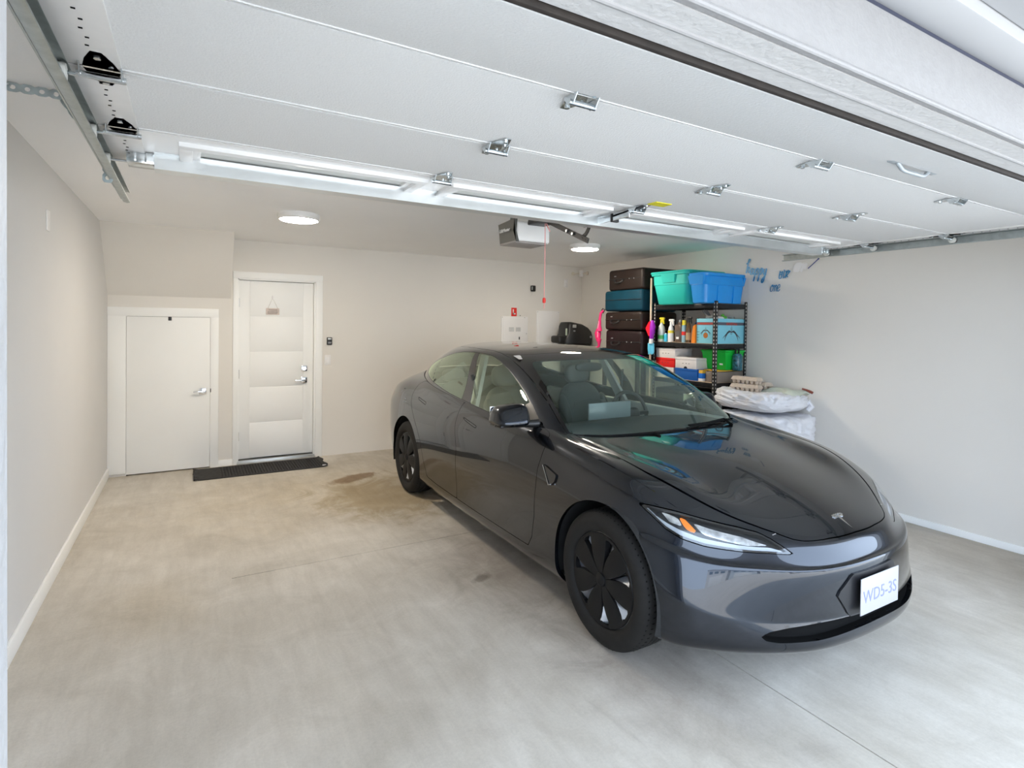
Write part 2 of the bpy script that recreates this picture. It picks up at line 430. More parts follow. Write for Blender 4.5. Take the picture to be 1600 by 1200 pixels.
t = thing('access_panel', 'taller narrow white access panel left of the back right corner', 'access panel', (5.27, 0, 1.25))
MB().box(5.075, 5.475, -.010, 0, 1.20, 1.805, .003).build('panel_frame', M_white, t)
MB().box(5.105, 5.445, -.016, -.008, 1.23, 1.775, .003).build('panel_door', M_white, t)
k = MB(); k.cyl((5.09, -.008, 1.79), (5.09, -.014, 1.79), .005); k.cyl((5.46, -.008, 1.79), (5.46, -.014, 1.79), .005); split_build(k, 'screw', M_gal, t)
t = thing('learner_sticker', 'red square sticker with a white letter L above the electrical panel', 'sticker', (4.70, 0, 1.72))
MB().box(4.652, 4.742, -.003, 0, 1.717, 1.838, .002).build('sticker_sheet', mat('signal_red', (.78, .03, .02), rough=.5), t)
k = MB(); k.box(4.675, 4.692, -.005, -.002, 1.742, 1.815); k.box(4.675, 4.720, -.005, -.002, 1.742, 1.762); k.build('letter', M_white, t)
tag(MB().box(4.793, 4.805, -.006, 0, 1.722, 1.734, .002).build('wall_screw', M_black), 'tiny dark screw beside the red L sticker', 'screw')
t = thing('security_camera', 'small black cube camera on the back wall', 'camera', (4.99, 0, 2.08))
MB().box(4.957, 5.026, -.055, -.012, 2.080, 2.165, .010).build('housing', M_black, t)
MB().box(4.957, 4.972, -.057, -.050, 2.10, 2.15, .002).build('lens_window', mat('lens_grey', (.45, .48, .5), rough=.1), t)
k = MB(); k.tube([(4.97, -.006, 2.17), (4.94, -.008, 2.22), (4.96, -.006, 2.29)], .002, 5); k.tube([(4.99, -.006, 2.08), (4.985, -.006, 2.03), (4.965, -.006, 2.0)], .002, 5)
split_build(k, 'wire', M_white, t)
MB().cyl((4.99, 0, 2.12), (4.99, -.02, 2.12), .015).build('wall_mount', M_white, t)
t = thing('wall_outlet', 'white outlet plate high on the back wall near the corner', 'outlet', (5.6, 0, 2.17))
MB().box(5.555, 5.625, -.006, 0, 2.168, 2.290, .003).build('cover_plate', M_white, t)
k = MB(); k.box(5.574, 5.606, -.010, -.004, 2.235, 2.268, .004); k.box(5.574, 5.606, -.010, -.004, 2.190, 2.223, .004); split_build(k, 'socket', M_vinyl, t)
t = thing('corner_sensor', 'small white sensor on a bracket in the back right corner under the ceiling', 'sensor', (5.84, -.05, 2.34))
MB().box(5.800, 5.852, -.085, -.045, 2.335, 2.435, .006).build('housing', M_white, t)
k = MB(); k.tube([(5.72, -.004, 2.38), (5.76, -.02, 2.38), (5.83, -.06, 2.385), (5.885, -.13, 2.385)], .010, 8); k.cyl((5.72, 0, 2.38), (5.72, -.012, 2.38), .028); k.cyl((5.889, -.14, 2.385), (5.875, -.14, 2.385), .028)
k.build('bracket', mat('cream_plastic', (.72, .66, .56), rough=.5), t)

# ------------------------------------------------------------------ ceiling lights
M_lamp, _nt, _b = newmat('lamp_diffuser_lit')
_b.inputs['Base Color'].default_value = (.85, .82, .8, 1); _b.inputs['Emission Color'].default_value = (1, .89, .74, 1); _b.inputs['Emission Strength'].default_value = 36
def ceiling_light(x, y, label):
    t = thing('ceiling_light', label, 'ceiling light', (x, y, H-.05), group='round ceiling lights')
    MB().lathe([(.0, .05), (.165, .05), (.168, .035), (.162, .006), (.152, .0), (.146, .004)], (x, y, H-.05), n=48).build('rim', M_white, t)
    MB().lathe([(.149, .006), (.14, -.004), (.10, -.010), (.05, -.013), (.0005, -.014)], (x, y, H-.05), n=48).build('diffuser', M_lamp, t)
    MB().lathe([(.150, .002), (.1545, -.001), (.158, .003)], (x, y, H-.05), n=48).build('trim_ring', M_chrome, t)
ceiling_light(1.501, -1.90, 'round white ceiling light above the closet and entry door')
ceiling_light(4.507, -1.874, 'round white ceiling light near the right wall, behind the opener arm')

# ------------------------------------------------------------------ rubber mat in front of the doors
t = thing('door_mat', 'black ribbed rubber mat on the floor before the entry door', 'mat', (1.39, -.3, 0))
mb = MB()
n = 40
xs = np.linspace(.755, 2.035, 33)
def mz(x, y):
    e = 0
    e += .018*max(0, 1-(x-.755)/.05)**2 + .012*max(0, 1-(2.035-x)/.05)**2
    return e
rows = np.linspace(-.535, -.085, n)
V = []; F = []
for j, y in enumerate(rows):
    for i, x in enumerate(xs):
        V.append((x+.012*math.sin(j*.3)*(1 if i in (0, len(xs)-1) else 0), y, .010+.003*(j % 2)+mz(x, y)))
m_ = len(xs)
for j in range(n-1):
    for i in range(m_-1): F.append((j*m_+i, j*m_+i+1, (j+1)*m_+i+1, (j+1)*m_+i))
b0 = len(V)
V += [(x, rows[0], 0.001+mz(x, 0)) for x in xs]+[(x, rows[-1], 0.001+mz(x, 0)) for x in xs]
for i in range(m_-1): F.append((b0+i, b0+i+1, i+1, i)); F.append(((n-1)*m_+i, (n-1)*m_+i+1, b0+m_+i+1, b0+m_+i))
mb.add(V, F); k = mb
for j in range(0, 14):
    y = -.50+j*.03
    for i in range(36):
        x = 1.0+i*.028
        if x < 2.0: k.box(x, x+.014, y-.004, y+.004, .012, .0165)
k.build('mat_sheet', M_rubber, t, smooth=20)
k = MB(); k.tube([(.757, -.53, .012), (.757, -.09, .012)], .009, 8); k.build('rolled_edge', M_rubber, t)
tag(MB().box(1.985, 2.030, -.515, -.495, .0135, .019, .001).build('mat_tag', M_white), 'tiny white tag on the mat corner', 'tag')
# ------------------------------------------------------------------ overhead sectional door (open, horizontal under the ceiling)
ZD = 2.24                                     # inner (lower) face of the raised door
DX0, DX1 = .455, 5.205
SEAM = [-5.548, -5.035, -4.53, -4.09]
TH = .045
gd = thing('garage_door', 'white sectional overhead door raised under the ceiling with hinges and windows', 'garage door', (2.83, -5.0, ZD))
def panel(y0, y1, z0=ZD, z1=ZD, holes=None):
    """section from y0 (street side) to y1; z0,z1 lower-face heights at each end"""
    mb = MB(); a = math.atan2(z1-z0, y1-y0)
    def P(x, s, h):                           # s along section, h above the face
        L = math.hypot(y1-y0, z1-z0); t = s
        return (x, y0+(y1-y0)*t-math.sin(a)*h, z0+(z1-z0)*t+math.cos(a)*h)
    L = math.hypot(y1-y0, z1-z0); e = .004/L
    def slab(xa, xb, sa, sb, h0=0, h1=TH):
        mb.add([P(xa, sa, h0), P(xb, sa, h0), P(xb, sb, h0), P(xa, sb, h0), P(xa, sa, h1), P(xb, sa, h1), P(xb, sb, h1), P(xa, sb, h1)],
               [(0, 3, 2, 1), (4, 5, 6, 7), (0, 1, 5, 4), (1, 2, 6, 5), (2, 3, 7, 6), (3, 0, 4, 7)])
    if holes is None: slab(DX0, DX1, e, 1-e)
    else:
        sa, sb, xs = holes
        slab(DX0, DX1, e, sa); slab(DX0, DX1, sb, 1-e)
        xx = [DX0]+[q for h in xs for q in h]+[DX1]
        for i in range(0, len(xx), 2): slab(xx[i], xx[i+1], sa, sb)
    # formed lip along the far edge
    for s0, s1 in ((e, e+.012/L), (1-e-.012/L, 1-e)):
        slab(DX0+.002, DX1-.002, s0, s1, -.003, .002)
    return mb
panel(-6.052, SEAM[0], 2.098, ZD).build('door_section', M_dpanel, gd, smooth=0)
panel(SEAM[0], SEAM[1]).build('door_section', M_dpanel, gd, smooth=0)
panel(SEAM[1], SEAM[2]).build('door_section', M_dpanel, gd, smooth=0)
WIN = [(.72, 1.62), (1.81, 2.70), (2.91, 3.80), (3.99, 4.885)]
ys0, ys1 = -4.415, -4.145
Ls = SEAM[3]-SEAM[2]
panel(SEAM[2], SEAM[3], holes=((ys0-SEAM[2])/Ls, (ys1-SEAM[2])/Ls, WIN)).build('door_section', M_vinyl, gd, smooth=0)
M_frost = mat('frosted_pane', (.88, .90, .88), rough=.6)
for (a, b) in WIN:
    mb = MB()
    def fr(x0, x1, y0, y1, w, z0, z1):
        mb.box(x0, x1, y0, y0+w, z0, z1, .003); mb.box(x0, x1, y1-w, y1, z0, z1, .003)
        mb.box(x0, x0+w, y0+w, y1-w, z0, z1, .003); mb.box(x1-w, x1, y0+w, y1-w, z0, z1, .003)
    fr(a-.035, b+.035, ys0-.035, ys1+.03, .045, ZD-.016, ZD+.004)
    fr(a+.008, b-.008, ys0+.008, ys1-.005, .03, ZD-.004, ZD+.016)
    fo = mb.build('window_frame', M_vinyl, gd)
    o = MB().box(a+.02, b-.02, ys0+.02, ys1-.02, ZD+.007, ZD+.014).build('window_pane', M_frost, fo)
# end stiles (painted steel with slots)
M_stile = mat('stile_steel_white', (.74, .73, .72), rough=.4, metal=.1, noise=.02, scale=20)
for x0, x1 in ((DX0, DX0+.115), (DX1-.115, DX1)):
    for (a, b) in zip(SEAM[:-1], SEAM[1:]):
        mb = MB().box(x0, x1, a+.004, b-.004, ZD-.006, ZD+.001, .001)
        st = mb.build('end_stile', M_stile, gd)
        k = MB()
        for q in range(7):
            yy = a+.10+q*.045
            k.box((x0+x1)/2-.004+.006*(q % 2), (x0+x1)/2+.004+.006*(q % 2), yy, yy+.005, ZD-.0075, ZD-.005)
        split_build(k, 'slot', M_dark, st, smooth=0)
# hinges: leaf plates, barrel, bolt heads
def hinge(x, y, s=1.0):
    mb = MB()
    # leaf pressed plate each side of the seam
    for sg_ in (-1, 1):
        pts = [(-.036, .0), (-.026, .050), (-.010, .095), (.010, .095), (.026, .050), (.036, 0)]
        mb.prism([(x+px*s, y+sg_*py*s, ZD-.006) for px, py in pts], (0, 0, .004))
        mb.cyl((x, y+sg_*.072*s, ZD-.002), (x, y+sg_*.072*s, ZD-.013), .008, n=8)
        mb.cyl((x+.02*s, y+sg_*.03*s, ZD-.002), (x+.02*s, y+sg_*.03*s, ZD-.011), .006, n=8)
    for xx in (x-.040*s, x+.037*s):          # upstands
        mb.prism([(xx, y-.035, ZD-.004), (xx, y+.035, ZD-.004), (xx, y+.014, ZD-.031), (xx, y-.014, ZD-.031)], (.003, 0, 0))
    mb.cyl((x-.046*s, y, ZD-.026), (x+.046*s, y, ZD-.026), .0085, n=12)
    return mb.build('hinge', M_zinc, gd)
for y in SEAM[:3]:
    for x in (1.683, 2.83, 3.968): hinge(x, y)
# end hinges with roller stems
def end_hinge(x, y, d):
    h = hinge(x, y, 1.15)
    mb = MB(); xr = x+d*.115
    mb.cyl((x-d*.05, y, ZD-.030), (xr-d*.012, y, ZD-.030), .0055, n=10)
    r = mb.build('roller_stem', M_zinc, h)
    return h
for y in SEAM[:3]:
    end_hinge(DX0+.07, y, -1); end_hinge(DX1-.07, y, 1)
def roller(x, y, d, par=gd):
    mb = MB(); xr = x+d*.082
    mb.lathe([(.004, -.012), (.021, -.010), (.023, 0), (.021, .010), (.004, .012)], (xr, y, ZD-.030), (1, 0, 0), 20)
    mb.build('roller', mat('nylon_white', (.75, .76, .72), rough=.4), par)
for y in SEAM[:3]+[-4.17]:
    roller(DX0+.07, y, -1); roller(DX1-.07, y, 1)
# top fixtures and the reinforcing strut
for x, d in ((DX0+.10, -1), (DX1-.10, 1)):
    mb = MB(); mb.box(x-.045, x+.045, -4.235, -4.14, ZD-.045, ZD-.001, .003)
    for q in (-.02, .02): mb.box(x+q-.006, x+q+.006, -4.239, -4.234, ZD-.040, ZD-.004, .001)
    mb.cyl((x, -4.17, ZD-.030), (x+d*.13, -4.17, ZD-.030), .0055, n=10)
    mb.build('top_fixture', M_zinc, gd)
mb = MB(); x0, x1 = DX0+.145, DX1-.145
pr = [(-4.262, 0), (-4.225, 0), (-4.225, -.055), (-4.155, -.055), (-4.155, 0), (-4.120, 0), (-4.120, -.003), (-4.152, -.003), (-4.152, -.0585), (-4.2285, -.0585), (-4.2285, -.003), (-4.262, -.003)]
mb.prism([(x0, y, ZD+z) for y, z in pr], (x1-x0, 0, 0)); mb.build('strut', mat('strut_bright_steel', (.78, .81, .82), rough=.36, metal=.85, noise=.05, scale=6), gd, smooth=0)
# bottom seal and lift handle
mb = MB(); mb.box(DX0, DX1, -6.066, -6.054, 2.093, 2.108, .003)
mb.build('bottom_seal', mat('weather_seal', (.018, .013, .010), rough=.8, noise=.3, scale=30), gd)
mb = MB(); t_ = (2.24-2.098)/(6.052-5.548); hy_ = -5.825; hz_ = ZD-(-5.548-hy_)*t_
mb.tube([(2.815, hy_, hz_+.006), (2.82, hy_, hz_), (2.850, hy_, hz_-.017), (2.870, hy_, hz_-.020), (2.985, hy_, hz_-.020), (3.005, hy_, hz_-.017), (3.035, hy_, hz_), (3.04, hy_, hz_+.006)], .0075, 10)
mb.box(2.775, 2.825, hy_-.012, hy_+.012, hz_-.003, hz_+.006, .002); mb.box(3.03, 3.08, hy_-.012, hy_+.012, hz_-.003, hz_+.006, .002)
mb.build('lift_handle', mat('handle_grey', (.42, .46, .49), rough=.4, metal=.4), gd)
MB().box(2.815, 2.925, -4.69, -4.625, ZD-.0045, ZD+.0005).build('warning_label', mat('label_yellow', (.72, .66, .02), rough=.5), gd)
# lifting bracket from the strut to the top seam
mb = MB(); mb.box(2.800, 2.806, -4.50, -4.09, ZD-.050, ZD-.012, .001); mb.box(2.800, 2.842, -4.50, -4.09, ZD-.014, ZD-.010, .001)
for q in range(4): mb.cyl((2.797, -4.12-q*.03, ZD-.03), (2.802, -4.12-q*.03, ZD-.03), .005, n=8)
lb = mb.build('operator_bracket', M_zinc, gd)
mb = MB(); mb.box(2.798, 2.845, -4.365, -4.345, ZD-.055, ZD-.008, .001); mb.prism([(2.80, -4.36, ZD-.02), (2.80, -4.36, ZD-.03), (2.80, -4.60, ZD-.012), (2.80, -4.60, ZD-.004)], (.02, 0, 0))
mb.build('bracket_end', M_black, lb)

# ------------------------------------------------------------------ tracks hung from the ceiling
def track(x, d, y0, y1, label):
    """d = +1 opens towards the door on its +x side"""
    t = thing('door_track', label, 'door track', (x, (y0+y1)/2, ZD-.06))
    z = ZD-.030
    pr = [(.0, -.026), (.016, -.030), (.028, -.027), (.028, -.022), (.016, -.025), (.003, -.021), (.003, .021), (.016, .025), (.028, .022), (.028, .027), (.016, .030), (0, .026)]
    mb = MB(); mb.prism([(x+d*(px-.012), y0, z+pz) for px, pz in pr], (0, y1-y0, 0)); mb.build('track_channel', M_gal, t, smooth=50)
    mb = MB()
    xa = x-d*.015
    mb.box(min(xa, xa-d*.003), max(xa, xa-d*.003), y0-.02, y1-.05, z-.022, z+.034)
    mb.box(min(xa, xa-d*.032), max(xa, xa-d*.032), y0-.02, y1-.05, z+.031, z+.034)
    for q in range(8):
        yy = y0+.15+q*.28
        if yy < y1-.06: mb.cyl((xa+d*.004, yy, z), (xa+d*.010, yy, z), .006, n=8)
    mb.build('angle_stiffener', M_gal, t, smooth=0)
    # curved lower run down beside the opening
    C = [(y0, z)]; R = .36
    pts = [(y0-R*math.sin(a), z-R+R*math.cos(a)) for a in np.linspace(0, PI/2, 10)]
    mb = MB()
    for (ya_, za_), (yb_, zb_) in zip(pts[:-1], pts[1:]):
        mb.add([(x-.014, ya_, za_-.0), (x-.014, yb_, zb_), (x-.011, yb_, zb_), (x-.011, ya_, za_)], [(0, 1, 2, 3)])
        for s_ in (-1, 1):
            na = Vector((0, zb_-za_, -(yb_-ya_))).normalized()*.026*s_
            A = Vector((0, ya_, za_))+na; B_ = Vector((0, yb_, zb_))+na
            mb.add([(x-.014*d, A.y, A.z), (x+.016*d, A.y, A.z), (x+.016*d, B_.y, B_.z), (x-.014*d, B_.y, B_.z)], [(0, 1, 2, 3)])
        A = Vector((0, ya_, za_)); na = Vector((0, zb_-za_, -(yb_-ya_))).normalized()*.026
        mb.add([(x-.014*d, ya_+na.y, za_+na.z), (x-.014*d, yb_+na.y, zb_+na.z), (x-.014*d, yb_-na.y, zb_-na.z), (x-.014*d, ya_-na.y, za_-na.z)], [(0, 1, 2, 3)])
    yv, zv = pts[-1]
    for s_ in (-1, 1): mb.box(x-.014, x+.016, yv+s_*.026-.001, yv+s_*.026+.001, 0.02, zv)
    mb.box(x-.014*d-.001, x-.014*d+.001, yv-.026, yv+.026, .02, zv)
    mb.build('track_lower', M_gal, t, smooth=50)
    return t
def strap(p0, p1, w, wdir, nh, th=.003):
    """perforated steel strap with round holes"""
    p0 = Vector(p0); p1 = Vector(p1); d = (p1-p0); L = d.length; d.normalize(); wv = Vector(wdir).normalized(); nrm = d.cross(wv).normalized()*th
    mb = MB(); n = nh; seg = L/n; K = 12
    V = []; F = []
    for i in range(n):
        c = p0+d*seg*(i+.5); base = len(V)
        sq = []
        for k in range(K):
            a = 2*PI*k/K; cx_, cy_ = math.cos(a), math.sin(a); m_ = max(abs(cx_)/(seg/2), abs(cy_)/(w/2))
            sq.append(c+d*cx_/m_+wv*cy_/m_)
        ci = [c+(d*math.cos(2*PI*k/K)+wv*math.sin(2*PI*k/K))*w*.24 for k in range(K)]
        for o_ in (Vector((0, 0, 0)), nrm): V += [p+o_ for p in sq]+[p+o_ for p in ci]
        for k in range(K):
            k2 = (k+1) % K
            F.append((base+k, base+k2, base+K+k2, base+K+k)); F.append((base+2*K+k, base+3*K+k, base+3*K+k2, base+2*K+k2))
            F.append((base+K+k, base+K+k2, base+3*K+k2, base+3*K+k)); F.append((base+k, base+2*K+k, base+2*K+k2, base+k2))
    mb.add(V, F); return mb
M_strap = mat('strap_galvanised', (.50, .58, .60), rough=.4, metal=.7, noise=.1, scale=30)
XTL, XTR = .440, 5.225
tl = track(XTL, 1, -5.70, -3.40, 'left galvanised door track with perforated straps to the ceiling')
strap((.07, -4.02, H-.02), (XTL+.02, -4.02, H-.02), .036, (0, 0, 1), 9).build('ceiling_strap', M_strap, tl, smooth=0)
strap((XTL-.16, -4.01, H-.02), (XTL-.02, -3.80, ZD+.03), .034, (-.55, -.1, -1), 7).build('diagonal_strap', M_strap, tl, smooth=0)
strap((XTL-.02, -3.93, H-.003), (XTL-.02, -3.93, ZD-.075), .036, (1, 0, 0), 8).build('hanger_strap', M_strap, tl, smooth=0)
k = MB(); k.cyl((XTL-.12, -4.02, H-.012), (XTL-.12, -4.02, H-.02), .012, n=6); k.cyl((.12, -4.02, H-.01), (.12, -4.02, H-.018), .01, n=6); split_build(k, 'bolt', M_zinc, tl)
tr = track(XTR, -1, -5.70, -3.78, 'right galvanised door track in front of the birthday banner')
strap((XTR+.018, -3.95, H-.005), (XTR+.018, -3.95, ZD-.05), .036, (0, 1, 0), 7).build('hanger_strap', M_strap, tr, smooth=0)

# ------------------------------------------------------------------ opener
op = thing('door_opener', 'ceiling-hung garage door opener with dark end cap and white lens', 'door opener', (2.83, -3.36, 2.16))
bx0, bx1, by0, by1, bz0, bz1 = 2.688, 2.985, -3.455, -3.235, 2.180, 2.325
mb = MB(); mb.box(bx0+.012, bx1, by0, by1, bz0, bz1, .022, 4)
mb.build('lens_housing', mat('opener_lens', (.84, .835, .82), rough=.35), op)
mb = MB(); mb.prism([(bx0-.012, by0-.008, bz1+.012), (bx0-.012, by1+.006, bz1-.004), (bx0+.004, by1+.006, bz0-.008), (bx0+.004, by0-.008, bz0-.004), (bx0-.020, by0-.008, bz0+.07)], (.026, 0, 0))
cap = mb.build('end_cap', mat('opener_cap_grey', (.085, .085, .075), rough=.5), op, smooth=0)
text_mesh('LiftMaster', .036, M_white, 'cap_lettering', op, (bx0-.0225, (by0+by1)/2, bz0+.085), (0, -1, 0), (.1, 0, 1), .002)
mb = MB(); mb.box(bx0, bx1-.03, by0-.002, by1, bz0-.010, bz0+.004, .003); mb.build('light_cover', mat('opener_under_grey', (.33, .30, .28), rough=.5), op)
mb = MB(); mb.box(2.812, 2.848, -6.05, -3.42, 2.315, 2.350, .003); mb.build('rail', M_gal, op)
mb = MB(); mb.box(2.76, 2.90, -3.70, -3.50, 2.290, 2.318, .006); mb.box(2.79, 2.87, -3.60, -3.46, 2.30, 2.34, .004)
mb.build('trolley', M_black, op)
mb = MB()
for x in (2.72, 2.95):
    mb.box(x-.012, x+.012, -3.35, -3.347, bz1-.01, H-.001); 
mb.box(2.70, 2.97, -3.36, -3.335, H-.03, H-.002, .002)
for q in range(5): mb.cyl((2.72, -3.351, 2.345+q*.022), (2.72, -3.346, 2.345+q*.022), .006, n=8)
mb.build('hanging_bracket', M_gal, op)
# curved and straight arms
mb = MB(); a0 = Vector((2.826, -3.655, 2.300)); a1 = Vector((2.826, -4.105, 2.110))
dv = (a1-a0).normalized(); nv = Vector((0, -dv.z, dv.y))*.016
mb.prism([a0-nv, a1-nv, a1+nv, a0+nv], (.006, 0, 0))
for q in (.05, .5, .62, .86, .93, .985):
    c_ = a0+(a1-a0)*q; mb.cyl(c_+Vector((-.002, 0, 0)), c_+Vector((-.0005, 0, 0)), .006, n=8)
mb.build('door_arm', M_blackm, op, smooth=0)
mb = MB()
pts = [Vector((2.834, -4.03, 2.142)), Vector((2.834, -4.065, 2.155)), Vector((2.834, -4.09, 2.18)), Vector((2.834, -4.108, 2.215)), Vector((2.834, -4.12, 2.235))]
for a_, b_ in zip(pts[:-1], pts[1:]):
    n_ = Vector((0, -(b_-a_).z, (b_-a_).y)).normalized()*.013
    mb.prism([a_-n_, b_-n_, b_+n_, a_+n_], (.006, 0, 0))
mb.build('curved_arm', M_blackm, op, smooth=0)
k = MB()
for q in (.52, .66): 
    c_ = a0+(a1-a0)*q; k.cyl(c_+Vector((-.012, 0, 0)), c_+Vector((.0, 0, 0)), .010, n=6)
split_build(k, 'arm_bolt', M_zinc, op)
rc = thing('release_cord', 'red pull cord with a red knob hanging from the opener trolley', 'cord', (2.83, -3.62, 1.75))
MB().tube([(2.83, -3.62, 2.292), (2.832, -3.62, 2.05), (2.83, -3.62, 1.80), (2.829, -3.622, 1.705)], .0028, 6).build('cord', mat('cord_pink', (.85, .35, .33), rough=.8), rc)
MB().lathe([(.0005, 0), (.010, .004), (.012, .02), (.010, .036), (.0005, .04)], (2.83, -3.62, 1.742), n=12).build('knob', MATS['signal_red'], rc)
MB().tube([(2.84, -3.62, 2.292), (2.850, -3.628, 2.262), (2.862, -3.632, 2.235)], .004, 6).build('cord_tail', MATS['cord_pink'], rc)
# ------------------------------------------------------------------ rack against the right wall
RX0, RX1, RY0, RY1 = 5.361, 5.852, -2.955, -2.075
def post_mat(hx, hy):
    m, nt, b = newmat('slotted_post_black'); N = nt.nodes; L = nt.links
    tc = N.new('ShaderNodeTexCoord'); sp = N.new('ShaderNodeSeparateXYZ'); L.new(tc.outputs['Object'], sp.inputs[0])
    def m_(op, a, c=0.0):
        x = N.new('ShaderNodeMath'); x.operation = op
        for i, q in ((0, a), (1, c)):
            if isinstance(q, float): x.inputs[i].default_value = q
            else: L.new(q, x.inputs[i])
        return x.outputs[0]
    def band(o, c_, w_): return m_('LESS_THAN', m_('ABSOLUTE', m_('SUBTRACT', m_('ABSOLUTE', o), c_)), w_)
    col = m_('MAXIMUM', band(sp.outputs[0], hx-.018, .005), band(sp.outputs[1], hy-.018, .005))
    zz = m_('LESS_THAN', m_('ABSOLUTE', m_('SUBTRACT', m_('FRACT', m_('DIVIDE', sp.outputs[2], .038)), .5)), .23)
    f = m_('MULTIPLY', col, zz)
    mx = N.new('ShaderNodeMixRGB'); mx.inputs[1].default_value = (.015, .015, .017, 1); mx.inputs[2].default_value = (.62, .60, .57, 1)
    L.new(f, mx.inputs[0]); L.new(mx.outputs[0], b.inputs['Base Color']); b.inputs['Roughness'].default_value = .45
    return m
M_post = post_mat((RX1-RX0)/2, (RY1-RY0)/2)
def rack(x0, x1, y0, y1, ztop, shelves, label):
    t = thing('shelving_rack', label, 'shelving rack', ((x0+x1)/2, (y0+y1)/2, 0))
    for (x, y, sx, sy) in ((x0, y0, 1, 1), (x1, y0, -1, 1), (x0, y1, 1, -1), (x1, y1, -1, -1)):
        mb = MB(); w = .034
        mb.box(min(x, x+sx*w), max(x, x+sx*w), min(y, y+sy*.002), max(y, y+sy*.002), 0, ztop)
        mb.box(min(x, x+sx*.002), max(x, x+sx*.002), min(y, y+sy*w), max(y, y+sy*w), 0, ztop)
        mb.build('post', M_post, t, smooth=0)
    for z in shelves:
        mb = MB()
        mb.box(x0+.003, x0+.018, y0+.02, y1-.02, z-.050, z-.002, .002); mb.box(x1-.018, x1-.003, y0+.02, y1-.02, z-.050, z-.002, .002)
        mb.box(x0+.02, x1-.02, y0+.003, y0+.018, z-.050, z-.002, .002); mb.box(x0+.02, x1-.02, y1-.018, y1-.003, z-.050, z-.002, .002)
        b = mb.build('shelf_beam', M_blackm, t)
        MB().box(x0+.012, x1-.012, y0+.012, y1-.012, z-.012, z, .001).build('shelf_board', mat('particle_board', (.56, .42, .29), rough=.8, noise=.25, scale=60), b)
    return t
S1, S2, S3 = 1.842, 1.425, 1.022
rack(RX0, RX1, RY0, RY1, 1.868, [S1, S2, S3, .62, .2], 'black slotted steel rack with totes and boxes against the right wall')

def tote(name, x0, x1, y0, y1, z0, z1, m, label, lid=None, group=None, flare=.035, hand='x'):
    t = thing(name, label, 'storage tote', ((x0+x1)/2, (y0+y1)/2, z0), group=group)
    cx, cy = (x0+x1)/2, (y0+y1)/2; hx, hy = (x1-x0)/2, (y1-y0)/2; Hh = z1-z0; N = 12
    def loop(ax, ay, z, r):
        P = []
        for (sx, sy, a0) in ((1, 1, 0), (-1, 1, 90), (-1, -1, 180), (1, -1, 270)):
            for k in range(N//2+1):
                a = math.radians(a0+90*k/(N//2)); P.append((cx+sx*(ax-r)+r*math.cos(a), cy+sy*(ay-r)+r*math.sin(a), z))
        return P
    L = [(hx-flare-.012, hy-flare-.012, z0, .05), (hx-flare, hy-flare, z0+.008, .06), (hx-flare*.45, hy-flare*.45, z0+Hh*.60, .062), (hx-flare*.45+.006, hy-flare*.45+.006, z0+Hh*.61, .064),
         (hx-.016, hy-.016, z1-.035, .066), (hx, hy, z1-.032, .07), (hx+.004, hy+.004, z1-.006, .07), (hx-.004, hy-.004, z1, .07), (hx-.02, hy-.02, z1-.004, .06), (hx-flare-.01, hy-flare-.01, z0+.02, .05)]
    loops = [loop(*q) for q in L]; n = len(loops[0]); V = [p for l in loops for p in l]; F = []
    for i in range(len(loops)-1):
        for k in range(n): F.append((i*n+k, i*n+(k+1) % n, (i+1)*n+(k+1) % n, (i+1)*n+k))
    F.append(tuple(range(n-1, -1, -1))); F.append(tuple((len(loops)-1)*n+k for k in range(n)))
    MB().add(V, F).build('tub', m, t, smooth=50)
    # grips and ribs
    k = MB()
    f = lambda zz: flare*(1-(zz-z0)/Hh)
    for s in (-1, 1):
        za, zb = z1-.115, z1-.03
        if hand == 'x':
            X = cx+s*(hx-f(zb)+.001); Xb = cx+s*(hx-f(za)-.004)
            k.add([(X+s*.012, cy-.10, zb), (X+s*.012, cy+.10, zb), (Xb+s*.014, cy+.085, za), (Xb+s*.014, cy-.085, za), (X-.02*s, cy-.10, zb), (X-.02*s, cy+.10, zb), (Xb-.02*s, cy+.085, za), (Xb-.02*s, cy-.085, za)],
                  [(0, 1, 2, 3), (4, 7, 6, 5), (0, 4, 5, 1), (1, 5, 6, 2), (2, 6, 7, 3), (3, 7, 4, 0)])
        Y = cy+s*(hy-flare*.9)
        for q in (-.12, .12):
            k.add([(cx+q-.006, Y, z0+.01), (cx+q+.006, Y, z0+.01), (cx+q+.006, Y+s*flare*.35, z0+Hh*.58), (cx+q-.006, Y+s*flare*.35, z0+Hh*.58),
                   (cx+q-.006, Y+s*.008, z0+.01), (cx+q+.006, Y+s*.008, z0+.01), (cx+q+.006, Y+s*(flare*.35+.008), z0+Hh*.58), (cx+q-.006, Y+s*(flare*.35+.008), z0+Hh*.58)],
                  [(0, 3, 2, 1), (4, 5, 6, 7), (0, 1, 5, 4), (1, 2, 6, 5), (2, 3, 7, 6), (3, 0, 4, 7)])
    split_build(k, 'grip', m, t)
    if lid:
        ll = [loop(hx+.008, hy+.008, z1-.012, .075), loop(hx+.012, hy+.012, z1-.002, .075), loop(hx+.006, hy+.006, z1+.008, .07), loop(hx-.03, hy-.03, z1+.012, .06), loop(hx-.04, hy-.04, z1+.004, .05)]
        V = [p for l in ll for p in l]; F = []
        for i in range(len(ll)-1):
            for q in range(n): F.append((i*n+q, i*n+(q+1) % n, (i+1)*n+(q+1) % n, (i+1)*n+q))
        F.append(tuple(range(n-1, -1, -1))); F.append(tuple((len(ll)-1)*n+q for q in range(n)))
        MB().add(V, F).build('lid', lid, t, smooth=50)
    return t
M_teal = mat('teal_plastic', (.03, .56, .48), rough=.35, noise=.02, scale=20, bump=.03)
